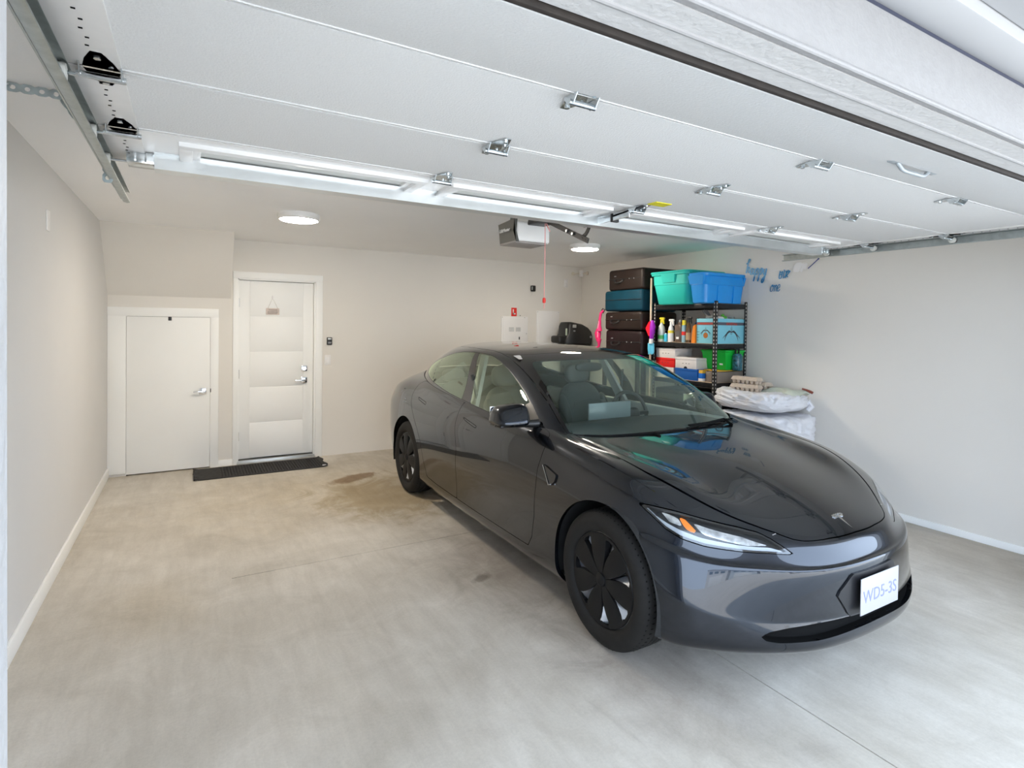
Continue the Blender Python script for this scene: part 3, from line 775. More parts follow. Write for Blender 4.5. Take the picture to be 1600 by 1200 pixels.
M_blue = mat('blue_plastic', (.012, .29, .78), rough=.35, noise=.02, scale=20, bump=.03)
tote('storage_tote', 5.23, 5.83, -2.70, -2.13, S1, 2.195, M_teal, 'teal plastic tote with lid on top of the rack', lid=M_teal, flare=.06)
tote('storage_tote', 5.195, 5.835, -2.965, -2.712, S1, 2.155, M_blue, 'bright blue plastic tote at the front end of the rack top', flare=.03, hand='x')

# ------------------------------------------------------------------ cleaning bottles on the middle shelf
def bottle(name, y, x, prof, m, label, cat='bottle', group='cleaning bottles on the middle shelf', trigger=None, capm=None, cap=None, band=None, z=S2):
    t = thing(name, label, cat, (x, y, z), group=group)
    MB().lathe([(r, h) for r, h in prof], (x, y, z), n=20).build('bottle_body', m, t, smooth=60)
    hh = prof[-1][1]
    if trigger is not None:
        k = MB(); k.cyl((x, y, z+hh-.01), (x, y, z+hh+.022), .015, n=14)
        k.box(x-.012, x+.012, y-.045, y+.028, z+hh+.028, z+hh+.052, .007)
        k.prism([(x-.008, y-.012, z+hh+.03), (x-.008, y-.035, z+hh+.03), (x-.008, y-.042, z+hh-.022), (x-.008, y-.034, z+hh-.022)], (.016, 0, 0))
        k.cyl((x, y, z+hh+.02), (x, y, z+hh+.032), .010, n=10)
        k.build('trigger_head', trigger, t)
    if cap:
        MB().cyl((x, y, z+hh-.004), (x, y, z+hh+cap[1]), cap[0], cap[0]*.92, n=16).build('cap', capm, t)
    if band:
        r, z0_, z1_, bm_ = band
        MB().lathe([(r+.0008, z0_), (r+.0008, z1_)], (x, y, z), n=20).build('label_band', bm_, t)
    return t
M_yel = mat('yellow_plastic', (.80, .66, .03), rough=.35); M_clear = mat('translucent_plastic', (.62, .66, .64), rough=.2)
M_green = mat('green_label', (.10, .45, .12), rough=.5); M_amb = mat('brown_liquid', (.13, .09, .07), rough=.12); M_ltblue = mat('light_blue_can', (.05, .50, .75), rough=.3)
M_navy = mat('navy_plastic', (.01, .04, .22), rough=.35); M_orange = mat('orange_card', (.85, .25, .02), rough=.5)
bottle('spray_bottle', -2.145, 5.42, [(.001, 0), (.040, 0), (.042, .01), (.042, .13), (.036, .17), (.016, .20), (.014, .225)], M_clear, 'clear spray bottle with a yellow trigger head', trigger=M_yel, band=(.042, .03, .075, M_green))
bottle('small_can', -2.225, 5.41, [(.001, 0), (.019, 0), (.020, .004), (.020, .085), (.014, .09), (.001, .09)], M_ltblue, 'small light blue can on the middle shelf', cat='can', cap=(.012, .008), capm=M_white)
bottle('spray_bottle', -2.292, 5.42, [(.001, 0), (.032, 0), (.033, .01), (.033, .12), (.025, .165), (.013, .19), (.013, .205)], M_white, 'white spray bottle with white head and yellow band', trigger=M_white, band=(.033, .10, .13, M_yel))
bottle('detergent_bottle', -2.345, 5.53, [(.001, 0), (.036, 0), (.038, .01), (.038, .17), (.018, .20), (.016, .215)], mat('blue_liquid', (.02, .12, .38), rough=.15), 'blue capped bottle behind the white spray bottle', cap=(.019, .035), capm=M_navy)
t = thing('oil_jug', 'grey-brown square jug on the middle shelf', 'jug', (5.45, -2.40, S2), group='cleaning bottles on the middle shelf')
MB().box(5.405, 5.50, -2.452, -2.352, S2, S2+.20, .018, 3).box(5.43, 5.475, -2.43, -2.375, S2+.19, S2+.225, .012).build('jug_body', M_amb, t)
MB().cyl((5.45, -2.40, S2+.222), (5.45, -2.40, S2+.25), .017).build('cap', mat('grey_cap', (.3, .32, .34), rough=.4), t)
MB().box(5.4035, 5.406, -2.435, -2.37, S2+.04, S2+.13).build('paper_label', mat('label_dark', (.10, .09, .09), rough=.6), t)
MB().box(5.4025, 5.405, -2.425, -2.385, S2+.035, S2+.06).build('white_label', M_white, t)
bottle('detergent_bottle', -2.485, 5.42, [(.001, 0), (.024, 0), (.025, .01), (.025, .17), (.020, .195)], mat('pale_blue_bottle', (.30, .50, .60), rough=.3), 'slim pale bottle with a tall yellow cap', cap=(.023, .05), capm=M_yel, band=(.025, .08, .12, MATS['signal_red']))
bottle('spray_bottle', -2.548, 5.42, [(.001, 0), (.027, 0), (.028, .01), (.028, .14), (.022, .19), (.012, .215), (.012, .23)], mat('brown_bottle', (.12, .07, .03), rough=.2), 'dark spray bottle with a black and white trigger head', trigger=M_black, band=(.028, .03, .11, mat('tan_label', (.45, .32, .18), rough=.6)))
bottle('detergent_bottle', -2.60, 5.50, [(.001, 0), (.034, 0), (.036, .01), (.036, .19), (.018, .225), (.016, .24)], M_navy, 'dark blue bottle behind the brown spray bottle', cap=(.018, .03), capm=M_black)
tag(MB().prism([(5.395, -2.612, S2), (5.395, -2.66, S2), (5.395, -2.66, S2+.20), (5.395, -2.632, S2+.18), (5.395, -2.618, S2+.10)], (.30, 0, 0)).build('file_folder', M_orange), 'orange folder standing beside the light blue carton', 'folder')

# light blue carton, standing upside down
cb = thing('fruit_carton', 'light blue carton with upside-down red lettering on the middle shelf', 'carton', (5.64, -2.785, S2))
M_lb = mat('carton_light_blue', (.22, .60, .74), rough=.6, noise=.02, scale=10)
bxx0, bxx1, byy0, byy1, bzz1 = 5.415, 5.845, -2.935, -2.662, S2+.262
MB().box(bxx0, bxx1, byy0, byy1, S2, bzz1, .003).build('carton_body', M_lb, cb)
M_band = mat('carton_band', (.10, .10, .13), rough=.6); M_red = mat('carton_red', (.62, .06, .03), rough=.6)
k = MB(); k.box(bxx0+.001, bxx1-.001, byy0-.0012, byy0+.001, bzz1-.068, bzz1-.038); k.box(bxx0-.0012, bxx0+.001, byy0+.001, byy1-.001, bzz1-.068, bzz1-.038)
k.build('printed_band', M_band, cb)
text_mesh('PHOENIX', .040, M_red, 'carton_lettering', cb, ((bxx0+bxx1)/2, byy0-.002, bzz1-.053), (-1, 0, 0), (0, 0, -1), .0006)
k = MB(); yy = byy1-.015
while yy > byy0+.02:
    l = random.uniform(.008, .014); k.box(bxx0-.0024, bxx0-.001, yy-l, yy, bzz1-.064, bzz1-.042); yy -= l+.006
k.build('red_print', M_red, cb)
def palm(k, P, s):
    """arching fronds seen from the front; P(a,b) places a point on the face"""
    def leaf(pts, w):
        n = len(pts); L_ = []; R_ = []
        for i, (a, b) in enumerate(pts):
            c0 = pts[max(i-1, 0)]; c1 = pts[min(i+1, n-1)]; dx, dy = c1[0]-c0[0], c1[1]-c0[1]; q = math.hypot(dx, dy) or 1
            ww = w*(1-abs(i/(n-1)-.35)*1.35) if i < n-1 else .0005
            L_.append((a-dy/q*ww, b+dx/q*ww)); R_.append((a+dy/q*ww, b-dx/q*ww))
        V = [P(a*s, b*s) for a, b in L_]+[P(a*s, b*s) for a, b in R_]
        k.add(V, [(i, i+1, n+i+1, n+i) for i in range(n-1)])
    for sg_ in (-1, 1):
        leaf([(sg_*.00, .012), (sg_*.018, .016), (sg_*.040, .006), (sg_*.060, -.022), (sg_*.068, -.05)], .008)
        for q in range(6):
            a = .012+q*.010; leaf([(sg_*a, .016-q*.006), (sg_*(a+.014), .020-q*.008), (sg_*(a+.026), .012-q*.009)], .003)
    leaf([(0, -.006), (-.008, .0), (0, .012), (.008, 0), (0, -.006)], .003)
    leaf([(0, .020), (-.006, .034), (.002, .046), (0, .062)], .0025); leaf([(0, .020), (.008, .030), (.006, .044)], .002)
k = MB(); palm(k, lambda a, b: ((bxx0+bxx1)/2+a, byy0-.0015, S2+.105+b), 1.55)
k2 = MB(); palm(k2, lambda a, b: (bxx0-.0015, -2.785-a, S2+.125+b), .85)
k.build('printed_fronds', M_band, cb); k2.build('printed_fronds', M_band, cb)
MB().cyl((bxx0-.0018, -2.785, S2+.085), (bxx0+.001, -2.785, S2+.085), .030, n=20).build('oval_print', mat('print_orange', (.45, .15, .03), rough=.6), cb)
k = MB()
for q in range(4):
    for s_ in (-1, 1): k.box(bxx0-.0016, bxx0+.001, -2.785+s_*.105-.012-.004*q, -2.785+s_*.105+.012, S2+.03+q*.03, S2+.034+q*.03)
split_build(k, 'small_print', M_band, cb)
# glove and things on top of the carton
gl = thing('work_glove', 'grey work glove lying on the light blue carton', 'glove', (5.48, -2.80, bzz1))
k = MB(); k.box(5.43, 5.52, -2.86, -2.76, bzz1, bzz1+.03, .012, 3)
for q in range(4): k.tube([(5.445+q*.022, -2.79+.01*q, bzz1+.02), (5.45+q*.024, -2.745+.006*q, bzz1+.055), (5.455+q*.026, -2.705+.004*q, bzz1+.085+.006*(q % 2))], [.012, .011, .008], 8)
k.tube([(5.44, -2.85, bzz1+.02), (5.42, -2.88, bzz1+.035), (5.415, -2.91, bzz1+.045)], [.012, .011, .007], 8)
k.build('glove_body', mat('glove_grey', (.22, .22, .22), rough=.9, noise=.2, scale=60), gl)
tag(MB().lathe([(.001, .0), (.045, 0), (.05, .006), (.03, .022), (.001, .028)], (5.50, -2.885, bzz1), n=20).build('paper_bowl', M_white), 'small white upturned bowl on the light blue carton', 'bowl')
tag(MB().box(5.60, 5.66, -2.86, -2.80, bzz1, bzz1+.03, .012).sphere((5.62, -2.83, bzz1+.035), .018).build('green_sponge', mat('bright_green', (.15, .60, .08), rough=.7)), 'small bright green scrubber on the light blue carton', 'scrubber')
tag(MB().tube([(5.66, -2.78, bzz1+.008), (5.72, -2.80, bzz1+.012), (5.78, -2.77, bzz1+.02), (5.80, -2.83, bzz1+.015), (5.74, -2.86, bzz1+.01)], .012, 8).build('plastic_wrap', M_clear), 'clear crumpled plastic on the right of the light blue carton', 'plastic bag')

# ------------------------------------------------------------------ boxes on the lower visible shelf
def shoebox(x0, x1, y0, y1, z0, z1, m, label, lid=True, cat='box', mark=False, notch=False, name='shoe_box', band=None):
    t = thing(name, label, cat, ((x0+x1)/2, (y0+y1)/2, z0), group='boxes on the rack shelf')
    MB().box(x0+.003, x1-.003, y0+.003, y1-.003, z0, z1-.004, .002).build('box_body', m, t)
    if not lid: MB().box(x0+.003, x1-.003, (y0+y1)/2-.012, (y0+y1)/2+.012, z1-.0045, z1-.0035).build('tape', m, t)
    if lid: MB().box(x0, x1, y0, y1, z1-.028, z1, .003).build('lid', m, t)
    if mark:
        k = MB(); yc = (y0+y1)/2; zc = z0+(z1-z0)*.42
        k.box(x0-.0005+.003, x0+.004, yc-.012, yc-.002, zc, zc+.010); k.box(x0+.0015, x0+.004, yc+.03, yc+.045, zc+.001, zc+.007); k.box(x0+.0015, x0+.004, yc-.055, yc-.040, zc+.001, zc+.007)
        split_build(k, 'printed_mark', M_ink, t)
    if notch: MB().cyl((x0+.001, (y0+y1)/2, z0), (x0+.006, (y0+y1)/2, z0), .024, n=16).build('thumb_hole', M_black, t)
    return t
M_wbox = mat('white_card', (.74, .70, .69), rough=.6, noise=.02, scale=15); M_rbox = mat('red_card', (.72, .015, .015), rough=.45)
M_bbox = mat('blue_card', (.006, .10, .38), rough=.5); M_ybox = mat('yellow_card', (.75, .45, .05), rough=.5); M_taupe = mat('taupe_card', (.24, .20, .17), rough=.7, noise=.05, scale=20)
shoebox(5.395, 5.70, -2.365, -2.095, S3, S3+.118, M_wbox, 'bottom white box in the left stack on the rack shelf')
shoebox(5.39, 5.68, -2.378, -2.09, S3+.118, S3+.222, M_rbox, 'red box in the middle of the left stack on the shelf', mark=True)
shoebox(5.39, 5.66, -2.388, -2.092, S3+.222, S3+.332, M_wbox, 'white box topmost on the red box', mark=True)
shoebox(5.385, 5.70, -2.708, -2.392, S3, S3+.122, M_bbox, 'dark blue shoe box under the front white box')
bl = shoebox(5.385, 5.66, -2.695, -2.394, S3+.122, S3+.242, M_wbox, 'white box with a dark thumb hole on top of the blue box', mark=True, notch=True)
t = thing('label_sleeve', 'yellow, blue and white striped packet beside the blue box', 'packet', (5.43, -2.74, S3), group='boxes on the rack shelf')
MB().box(5.40, 5.47, -2.765, -2.715, S3, S3+.118, .003).build('packet_body', M_ybox, t)
k = MB(); k.box(5.398, 5.472, -2.767, -2.713, S3+.03, S3+.085, .002); k.build('blue_band', mat('band_blue', (.01, .16, .60), rough=.5), t)
MB().box(5.398, 5.472, -2.767, -2.713, S3+.002, S3+.03, .002).build('white_band', M_white, t)
shoebox(5.43, 5.84, -2.935, -2.775, S3, S3+.112, M_taupe, 'taupe box at the front end of the rack shelf', lid=False)
shoebox(5.475, 5.83, -2.92, -2.712, S3+.113, S3+.128, M_ybox, 'thin yellow folder under the green crate', lid=False, cat='folder', name='folder')
# green crate
cr = thing('plastic_crate', 'bright green plastic crate on the taupe box', 'crate', (5.64, -2.82, S3+.128))
M_gr = mat('green_plastic', (.01, .50, .05), rough=.35)
z0 = S3+.129; z1 = S3+.325
mb = MB()
def wallq(a, b, c_, d_, th=.006):
    a, b, c_, d_ = map(Vector, (a, b, c_, d_)); n_ = (b-a).cross(d_-a).normalized()*th
    mb.add([a, b, c_, d_, a+n_, b+n_, c_+n_, d_+n_], [(0, 1, 2, 3), (7, 6, 5, 4), (0, 4, 5, 1), (1, 5, 6, 2), (2, 6, 7, 3), (3, 7, 4, 0)])
X0, X1, Y0, Y1 = 5.56, 5.80, -2.93, -2.66; f_ = .035
b4 = [(X0, Y0), (X1, Y0), (X1, Y1), (X0, Y1)]; t4 = [(X0-f_, Y0-.02), (X1+.02, Y0-.02), (X1+.02, Y1+.02), (X0-f_, Y1+.02)]
for i in range(4):
    j = (i+1) % 4; wallq((*b4[j], z0), (*b4[i], z0), (*t4[i], z1), (*t4[j], z1))
mb.box(X0, X1, Y0, Y1, z0, z0+.006)
mb.build('crate_tub', M_gr, cr, smooth=0)
k = MB(); k.tube([(*p, z1) for p in t4], .010, 8, closed=True); k.build('rim', M_gr, cr)
k = MB(); k.box(X0-.012, X0-.006, -2.90, -2.86, z0+.05, z1-.03); k.build('white_print', M_white, cr)
bg = thing('drink_bottle', 'dark teal patterned bottle leaning in the green crate', 'bottle', (5.66, -2.965, S3+.13))
MB().lathe([(.001, 0), (.044, .0), (.050, .01), (.052, .15), (.040, .175), (.001, .18)], (5.665, -2.99, S3+.125), (0, .02, 1), n=20).build('bottle_body', mat('teal_pattern', (.03, .12, .16), rough=.3, noise=.95, scale=45), bg)
MB().tube([(5.64, -2.985, S3+.30), (5.64, -2.985, S3+.345), (5.69, -2.985, S3+.345), (5.69, -2.985, S3+.30)], .010, 8).build('carry_loop', M_black, bg)
tag(MB().box(5.38, 5.84, -2.935, -2.10, .62, .90, .02).build('storage_bin', M_black), 'black bin low on the rack, below the boxes', 'bin')

# ------------------------------------------------------------------ suitcases stacked left of the rack
pk = thing('storage_stand', 'low black stand under the suitcase stack behind the car', 'stand', (5.57, -1.65, 0))
mb = MB(); mb.box(5.27, 5.86, -2.02, -1.28, 1.20, 1.245, .004)
for x in (5.29, 5.84):
    for y in (-2.0, -1.30): mb.box(x-.02, x+.02, y-.02, y+.02, 0, 1.20)
mb.box(5.27, 5.86, -2.02, -1.28, .55, .58, .004); mb.build('stand_frame', M_black, pk)
def suitcase(x0, x1, y0, y1, z0, z1, m, label, handle=True, latch=True, rz=0, name='suitcase'):
    t = thing(name, label, 'suitcase', ((x0+x1)/2, (y0+y1)/2, z0), group='suitcases stacked left of the rack')
    mb = MB(); mb.box(x0, x1, y0, y1, z0, z1, .035, 4)
    q = Matrix.Rotation(rz, 3, 'Z'); cx_, cy_ = (x0+x1)/2, (y0+y1)/2
    for v in mb.bm.verts:
        v.co.z += .006*math.sin(9*v.co.y+z0*7)*(1 if v.co.z > (z0+z1)/2 else 0)
        p = q @ Vector((v.co.x-cx_, v.co.y-cy_, 0)); v.co.x = cx_+p.x; v.co.y = cy_+p.y
    mb.build('shell', m, t, smooth=60)
    yc = (y0+y1)/2; zc = (z0+z1)/2; xf = x0-.002
    k = MB(); k.tube([(xf+.01, y0+.01, zc+.01), (xf-.001, y0+.04, zc+.012), (xf-.001, y1-.04, zc+.012), (xf+.01, y1-.01, zc+.01)], .004, 6)
    k.build('zip', M_black, t)
    if handle:
        ya_ = y1-.20
        k = MB(); k.tube([(xf, ya_+.07, zc-.01), (xf-.022, ya_+.05, zc-.028), (xf-.026, ya_, zc-.034), (xf-.022, ya_-.05, zc-.028), (xf, ya_-.07, zc-.01)], .008, 8)
        k.box(xf-.008, xf+.004, ya_+.055, ya_+.09, zc-.02, zc+.008, .003); k.box(xf-.008, xf+.004, ya_-.09, ya_-.055, zc-.02, zc+.008, .003)
        k.build('handle', M_black, t)
    if latch:
        k = MB()
        for yy, zz in ((y1-.13, zc+.05), (y1-.15, zc+.05), (y0+.16, zc+.01), (y0+.24, zc+.01)): k.box(xf-.006, xf+.004, yy-.006, yy+.006, zz-.007, zz+.007, .002)
        split_build(k, 'latch', M_chrome, t)
        MB().box(xf-.003, xf+.004, y0+.16, y0+.24, zc+.006, zc+.014, .001).build('strap_strip', M_black, t)
    return t
M_brown = mat('suitcase_brown', (.015, .008, .006), rough=.5, noise=.15, scale=8, spec=.3); M_plum = mat('suitcase_plum', (.013, .005, .006), rough=.5, noise=.15, scale=8, spec=.3)
M_tealS = mat('suitcase_teal', (.001, .035, .060), rough=.6, noise=.15, scale=8, spec=.2)
suitcase(5.26, 5.84, -1.985, -1.335, 1.245, 1.545, M_plum, 'lowest dark plum suitcase in the stack')
suitcase(5.25, 5.84, -1.990, -1.330, 1.548, 1.775, M_brown, 'dark brown suitcase under the teal one')
suitcase(5.25, 5.84, -1.985, -1.320, 1.778, 2.03, M_tealS, 'dark teal suitcase second from the top of the stack', handle=False, latch=False, rz=.015)
suitcase(5.27, 5.85, -2.00, -1.365, 2.032, 2.285, M_brown, 'topmost dark brown suitcase with a carry handle', rz=-.02)
# pink bag hanging from the stack
pb = thing('hanging_toy', 'bright pink cloth toy hanging left of the suitcases', 'toy', (5.22, -1.27, 1.35))
M_pink = mat('hot_pink', (.80, .02, .16), rough=.6, noise=.15, scale=30)
k = MB(); k.tube([(5.24, -1.315, 1.79), (5.225, -1.285, 1.76), (5.22, -1.275, 1.68), (5.222, -1.262, 1.60), (5.222, -1.265, 1.53)], [.014, .016, .017, .024, .036], 10)
k.tube([(5.222, -1.25, 1.56), (5.222, -1.235, 1.50), (5.222, -1.24, 1.44), (5.222, -1.255, 1.39)], [.028, .042, .034, .022], 10)
k.tube([(5.222, -1.272, 1.43), (5.222, -1.262, 1.36), (5.222, -1.258, 1.31)], [.026, .018, .014], 8)
k.build('body', M_pink, pb, smooth=60)
k = MB(); k.tube([(5.205, -1.275, 1.66), (5.198, -1.262, 1.56), (5.196, -1.262, 1.45)], [.004, .007, .004], 6); k.build('pale_trim', mat('pale_pink', (.9, .5, .6), rough=.6), pb)
MB().tube([(5.25, -1.335, 1.80), (5.232, -1.31, 1.815), (5.235, -1.29, 1.79), (5.25, -1.30, 1.76)], .008, 8, closed=True).build('hook', M_black, pb)

# stick and kite / umbrella in the gap
tag(MB().cyl((5.335, -2.060, 0), (5.335, -2.060, 2.155), .012, n=12).build('wooden_pole', mat('pale_wood', (.62, .50, .38), rough=.6, noise=.1, scale=20)), 'pale wooden pole standing between suitcases and rack', 'pole')
um = thing('folded_kite', 'folded kite in red, purple, white and blue hanging on the rack post', 'kite', (5.32, -2.10, 1.25))
k = MB(); k.prism([(5.318, -2.035, 1.64), (5.318, -1.990, 1.575), (5.316, -2.045, 1.485), (5.312, -2.075, 1.49), (5.310, -2.078, 1.64), (5.314, -2.06, 1.66)], (.018, 0, 0)); k.build('red_panel', mat('kite_red', (.85, .01, .03), rough=.5), um, smooth=0)
k = MB(); k.tube([(5.315, -2.105, 1.665), (5.31, -2.115, 1.60), (5.31, -2.11, 1.53), (5.312, -2.095, 1.45)], [.018, .034, .030, .022], 10); k.build('purple_panel', mat('kite_purple', (.36, .01, .50), rough=.5, noise=.1, scale=30), um)
k = MB(); k.tube([(5.312, -2.095, 1.455), (5.312, -2.092, 1.40)], [.024, .026], 10); k.build('white_panel', M_white, um)
k = MB()
for q in range(4): k.tube([(5.30+q*.008, -2.07-q*.014, 1.405), (5.30+q*.008, -2.07-q*.016, 1.34), (5.302+q*.008, -2.075-q*.013, 1.275+.01*(q % 2))], [.011, .013, .010], 8)
k.build('blue_panel', mat('kite_blue', (.15, .62, .85), rough=.5), um)

# ------------------------------------------------------------------ pillow-like bags beside the rack
def bag(x0, x1, y0, y1, z0, z1, label, seed, sag=.02):
    t = thing('bedding_bag', label, 'bag', ((x0+x1)/2, (y0+y1)/2, z0), group='white bags stacked beside the rack')
    bm = bmesh.new(); bmesh.ops.create_cube(bm, size=2); bmesh.ops.subdivide_edges(bm, edges=bm.edges[:], cuts=34, use_grid_fill=True)
    rnd = random.Random(seed); ph = [rnd.uniform(0, 6) for _ in range(8)]
    from mathutils import noise as mn
    for v in bm.verts:
        a = v.co.copy(); e = 4.2
        n_ = (abs(a.x)**e+abs(a.y)**e+abs(a.z)**e)**(1/e); a /= n_
        bul = 1
        x, y, z = a.x, a.y, a.z
        w = 0
        p = Vector((x*1.3+seed, y*1.3, z*.9))
        w = .022*mn.noise(p*1.6)+.026*(.5-abs(mn.noise(p*2.4)))+.016*(.5-abs(mn.noise(p*5)))+.006*mn.noise(p*11)
        # radiating creases below the upper edge
        an = math.atan2(y, x); w += .010*math.sin(an*26+3*mn.noise(p*2)*2)*max(0, 1-abs(z-.45)*1.6)
        v.co = Vector(((x0+x1)/2+x*((x1-x0)/2+w), (y0+y1)/2+y*((y1-y0)/2+w), (z0+z1)/2+z*((z1-z0)/2)+(w*.8 if z > -.8 else 0)-sag*(1 if z > .5 else 0)*(1-min(1, (x*x+y*y)))))
    mb = MB(); mb.bm.free(); mb.bm = bm
    mb.build('bag_sack', mat('bag_white', (.80, .80, .83), rough=.38, noise=.03, scale=10), t, smooth=180)
    MB().tube([(x0+.004, y0+.06, z0+(z1-z0)*.55), (x0-.012, (y0+y1)/2, z0+(z1-z0)*.57), (x0+.004, y1-.06, z0+(z1-z0)*.55)], .004, 6).build('seam', MATS['bag_white'], t)
    return t, mn
b1, mn = bag(5.235, 5.865, -3.78, -3.03, .415, .782, 'white bedding bag lower in the stack beside the rack', 3)
b0_, _ = bag(5.22, 5.865, -3.78, -3.02, .012, .40, 'lowest white bedding bag on the floor beside the rack', 5)
b2, _ = bag(5.25, 5.86, -3.70, -3.00, .805, .985, 'topmost crumpled white bag beside the rack under egg cartons', 9)
MB().tube([(5.78, -3.66, .86), (5.80, -3.70, .90), (5.80, -3.715, .86), (5.78, -3.69, .82)], [.02, .028, .028, .02], 8).build('knot', MATS['bag_white'], b2)
cl = MB(); 
bm = bmesh.new(); bmesh.ops.create_grid(bm, x_segments=24, y_segments=24, size=1)
for v in bm.verts:
    x, y = v.co.x, v.co.y; r_ = max(abs(x), abs(y))
    v.co = Vector((5.70+x*.135, -3.50+y*.175+.02*math.sin(x*3), 1.005+.022*mn.noise(Vector((x*2, y*2, 1)))+.012*math.sin(6*y+2*x)-.025*max(0, r_-.6)/.4))
q_ = bmesh.ops.extrude_face_region(bm, geom=bm.faces[:]); 
for v in [g_ for g_ in q_['geom'] if isinstance(g_, bmesh.types.BMVert)]: v.co.z -= .02
cl.bm.free(); cl.bm = bm
tag(cl.build('folded_cloth', mat('pale_green_cloth', (.62, .66, .56), rough=.85, noise=.04, scale=20), smooth=180), 'pale green folded cloth on the topmost white bag', 'cloth')
tag(MB().tube([(5.78, -3.63, 1.02), (5.80, -3.66, 1.01), (5.82, -3.69, .995), (5.825, -3.71, .985)], [.008, .010, .013, .012], 8).build('tool_handle', mat('brick_red', (.22, .05, .03), rough=.5)), 'small dark red tool handle sticking out from the pale cloth', 'tool handle')

def egg_carton(cx, cy, z, rz, label):
    t = thing('egg_carton', label, 'egg carton', (cx, cy, z), rotz=0, group='egg cartons on the white bag')
    q = Matrix.Rotation(rz, 3, 'Z'); L, Wd = .29, .105
    def tr_(mb):
        for v in mb.bm.verts:
            p = q @ Vector((v.co.x, v.co.y, 0)); v.co = Vector((cx+p.x, cy+p.y, z+v.co.z))
        return mb
    m = mat('pulp_board', (.56, .47, .38), rough=.9, noise=.08, scale=50, bump=.2)
    mb = MB()
    for i in range(6):
        for j in (-1, 1): mb.lathe([(.004, .001), (.011, .0), (.015, .006), (.0225, .037)], (-L/2+.024+i*.0484, j*.026, 0), n=10)
    mb.box(-L/2, L/2, -Wd/2, Wd/2, .034, .038, .001)
    tr_(mb).build('tray', m, t)
    mb = MB(); h0, h1 = .038, .068
    mb.add([(-L/2, -Wd/2, h0), (L/2, -Wd/2, h0), (L/2, Wd/2, h0), (-L/2, Wd/2, h0), (-L/2+.012, -Wd/2+.014, h1), (L/2-.012, -Wd/2+.014, h1), (L/2-.012, Wd/2-.014, h1), (-L/2+.012, Wd/2-.014, h1)],
           [(0, 1, 5, 4), (1, 2, 6, 5), (2, 3, 7, 6), (3, 0, 4, 7), (4, 5, 6, 7)])
    for i in range(6): mb.box(-L/2+.018+i*.0484, -L/2+.032+i*.0484, -Wd/2-.001, -Wd/2+.008, h0+.004, h1-.006, .002)
    tr_(mb).build('lid', m, t)
    k = MB(); k.box(-.06, -.01, -.02, .015, h1, h1+.0012); k.box(.02, .07, -.012, .02, h1, h1+.0012); tr_(k).build('faded_print', mat('print_purple_grey', (.36, .32, .38), rough=.9), t)
    return t
egg_carton(5.475, -3.245, .972, 1.75, 'egg carton lying directly on the white bag')
egg_carton(5.51, -3.225, 1.042, 1.62, 'egg carton topmost of the two nearest the rack')
egg_carton(5.70, -3.22, .985, 1.35, 'single egg carton nearer the right wall')

# ------------------------------------------------------------------ birthday banner on the right wall
bn = thing('birthday_banner', 'teal cut-out lettering banner strung on the right wall above the totes', 'banner', (5.88, -3.25, 2.15))
M_ban = mat('glitter_teal', (.008, .20, .42), rough=.35, metal=.1, noise=.3, scale=150)
XW = W-.012
def script(strokes, oy, oz, s, w, parent, name, m=M_ban, slant=.18, sx=1):
    mb = MB()
    for si, st in enumerate(strokes):
        # smooth the stroke
        P = np.array(st, float); n = len(P)
        if n > 2:
            T = np.arange(n); tt = np.linspace(0, n-1, (n-1)*7+1)
            i = np.clip(tt.astype(int), 0, n-2); f = (tt-i)[:, None]
            g0 = P[np.clip(i-1, 0, n-1)]; g1 = P[i]; g2 = P[i+1]; g3 = P[np.clip(i+2, 0, n-1)]
            P = .5*((2*g1)+(-g0+g2)*f+(2*g0-5*g1+4*g2-g3)*f**2+(-g0+3*g1-3*g2+g3)*f**3)
        pts = [(oy-(a*sx+slant*b)*s, oz+b*s) for a, b in P]
        V = []; F = []
        for i in range(len(pts)):
            a0_, b0x = pts[max(i-1, 0)], pts[min(i+1, len(pts)-1)]
            dx, dy = b0x[0]-a0_[0], b0x[1]-a0_[1]; q = math.hypot(dx, dy) or 1
            ww = w*(.75+.45*abs(dy)/q)
            nx, ny = -dy/q*ww, dx/q*ww
            y, z = pts[i]
            xw = XW-.0012*(si % 5)-.00006*i
            V += [(xw, y+nx, z+ny), (xw, y-nx, z-ny), (xw+.0008, y+nx, z+ny), (xw+.0008, y-nx, z-ny)]
        for i in range(len(pts)-1):
            a = 4*i; b = a+4; F += [(a, b, b+1, a+1), (a+2, a+3, b+3, b+2), (a, a+2, b+2, b), (a+1, b+1, b+3, a+3)]
        F += [(0, 1, 3, 2), (len(V)-4, len(V)-2, len(V)-1, len(V)-3)]
        mb.add(V, F)
    return mb.build(name, m, parent, smooth=0)
hh = [[(-.25, 1.55), (-.05, 1.42), (.3, 1.75), (.42, 2.0), (.25, 2.1), (.14, 1.8), (.12, 1.0), (.10, 0)], [(.10, .1), (.25, .75), (.45, .95), (.6, .75), (.6, .3), (.72, .05), (.9, .2)]]
aa = [[(.65, .85), (.3, .95), (.1, .55), (.2, .08), (.5, .15), (.68, .6), (.72, .9)], [(.72, .9), (.68, .3), (.8, .05), (1.0, .25)]]
pp = [[(.1, .9), (.12, .3), (.08, -.4), (.02, -.95)], [(.12, .5), (.35, .95), (.62, .8), (.6, .3), (.35, .05), (.14, .25)]]
yy_ = [[(.05, .9), (.08, .35), (.3, .05), (.55, .35), (.62, .9)], [(.62, .9), (.58, .1), (.42, -.8), (.2, -1.15), (.02, -.95), (.2, -.5), (.75, .1)]]
def sh(L, dx, dy=0): return [[(a+dx, b+dy) for a, b in st] for st in L]
S_ = .058
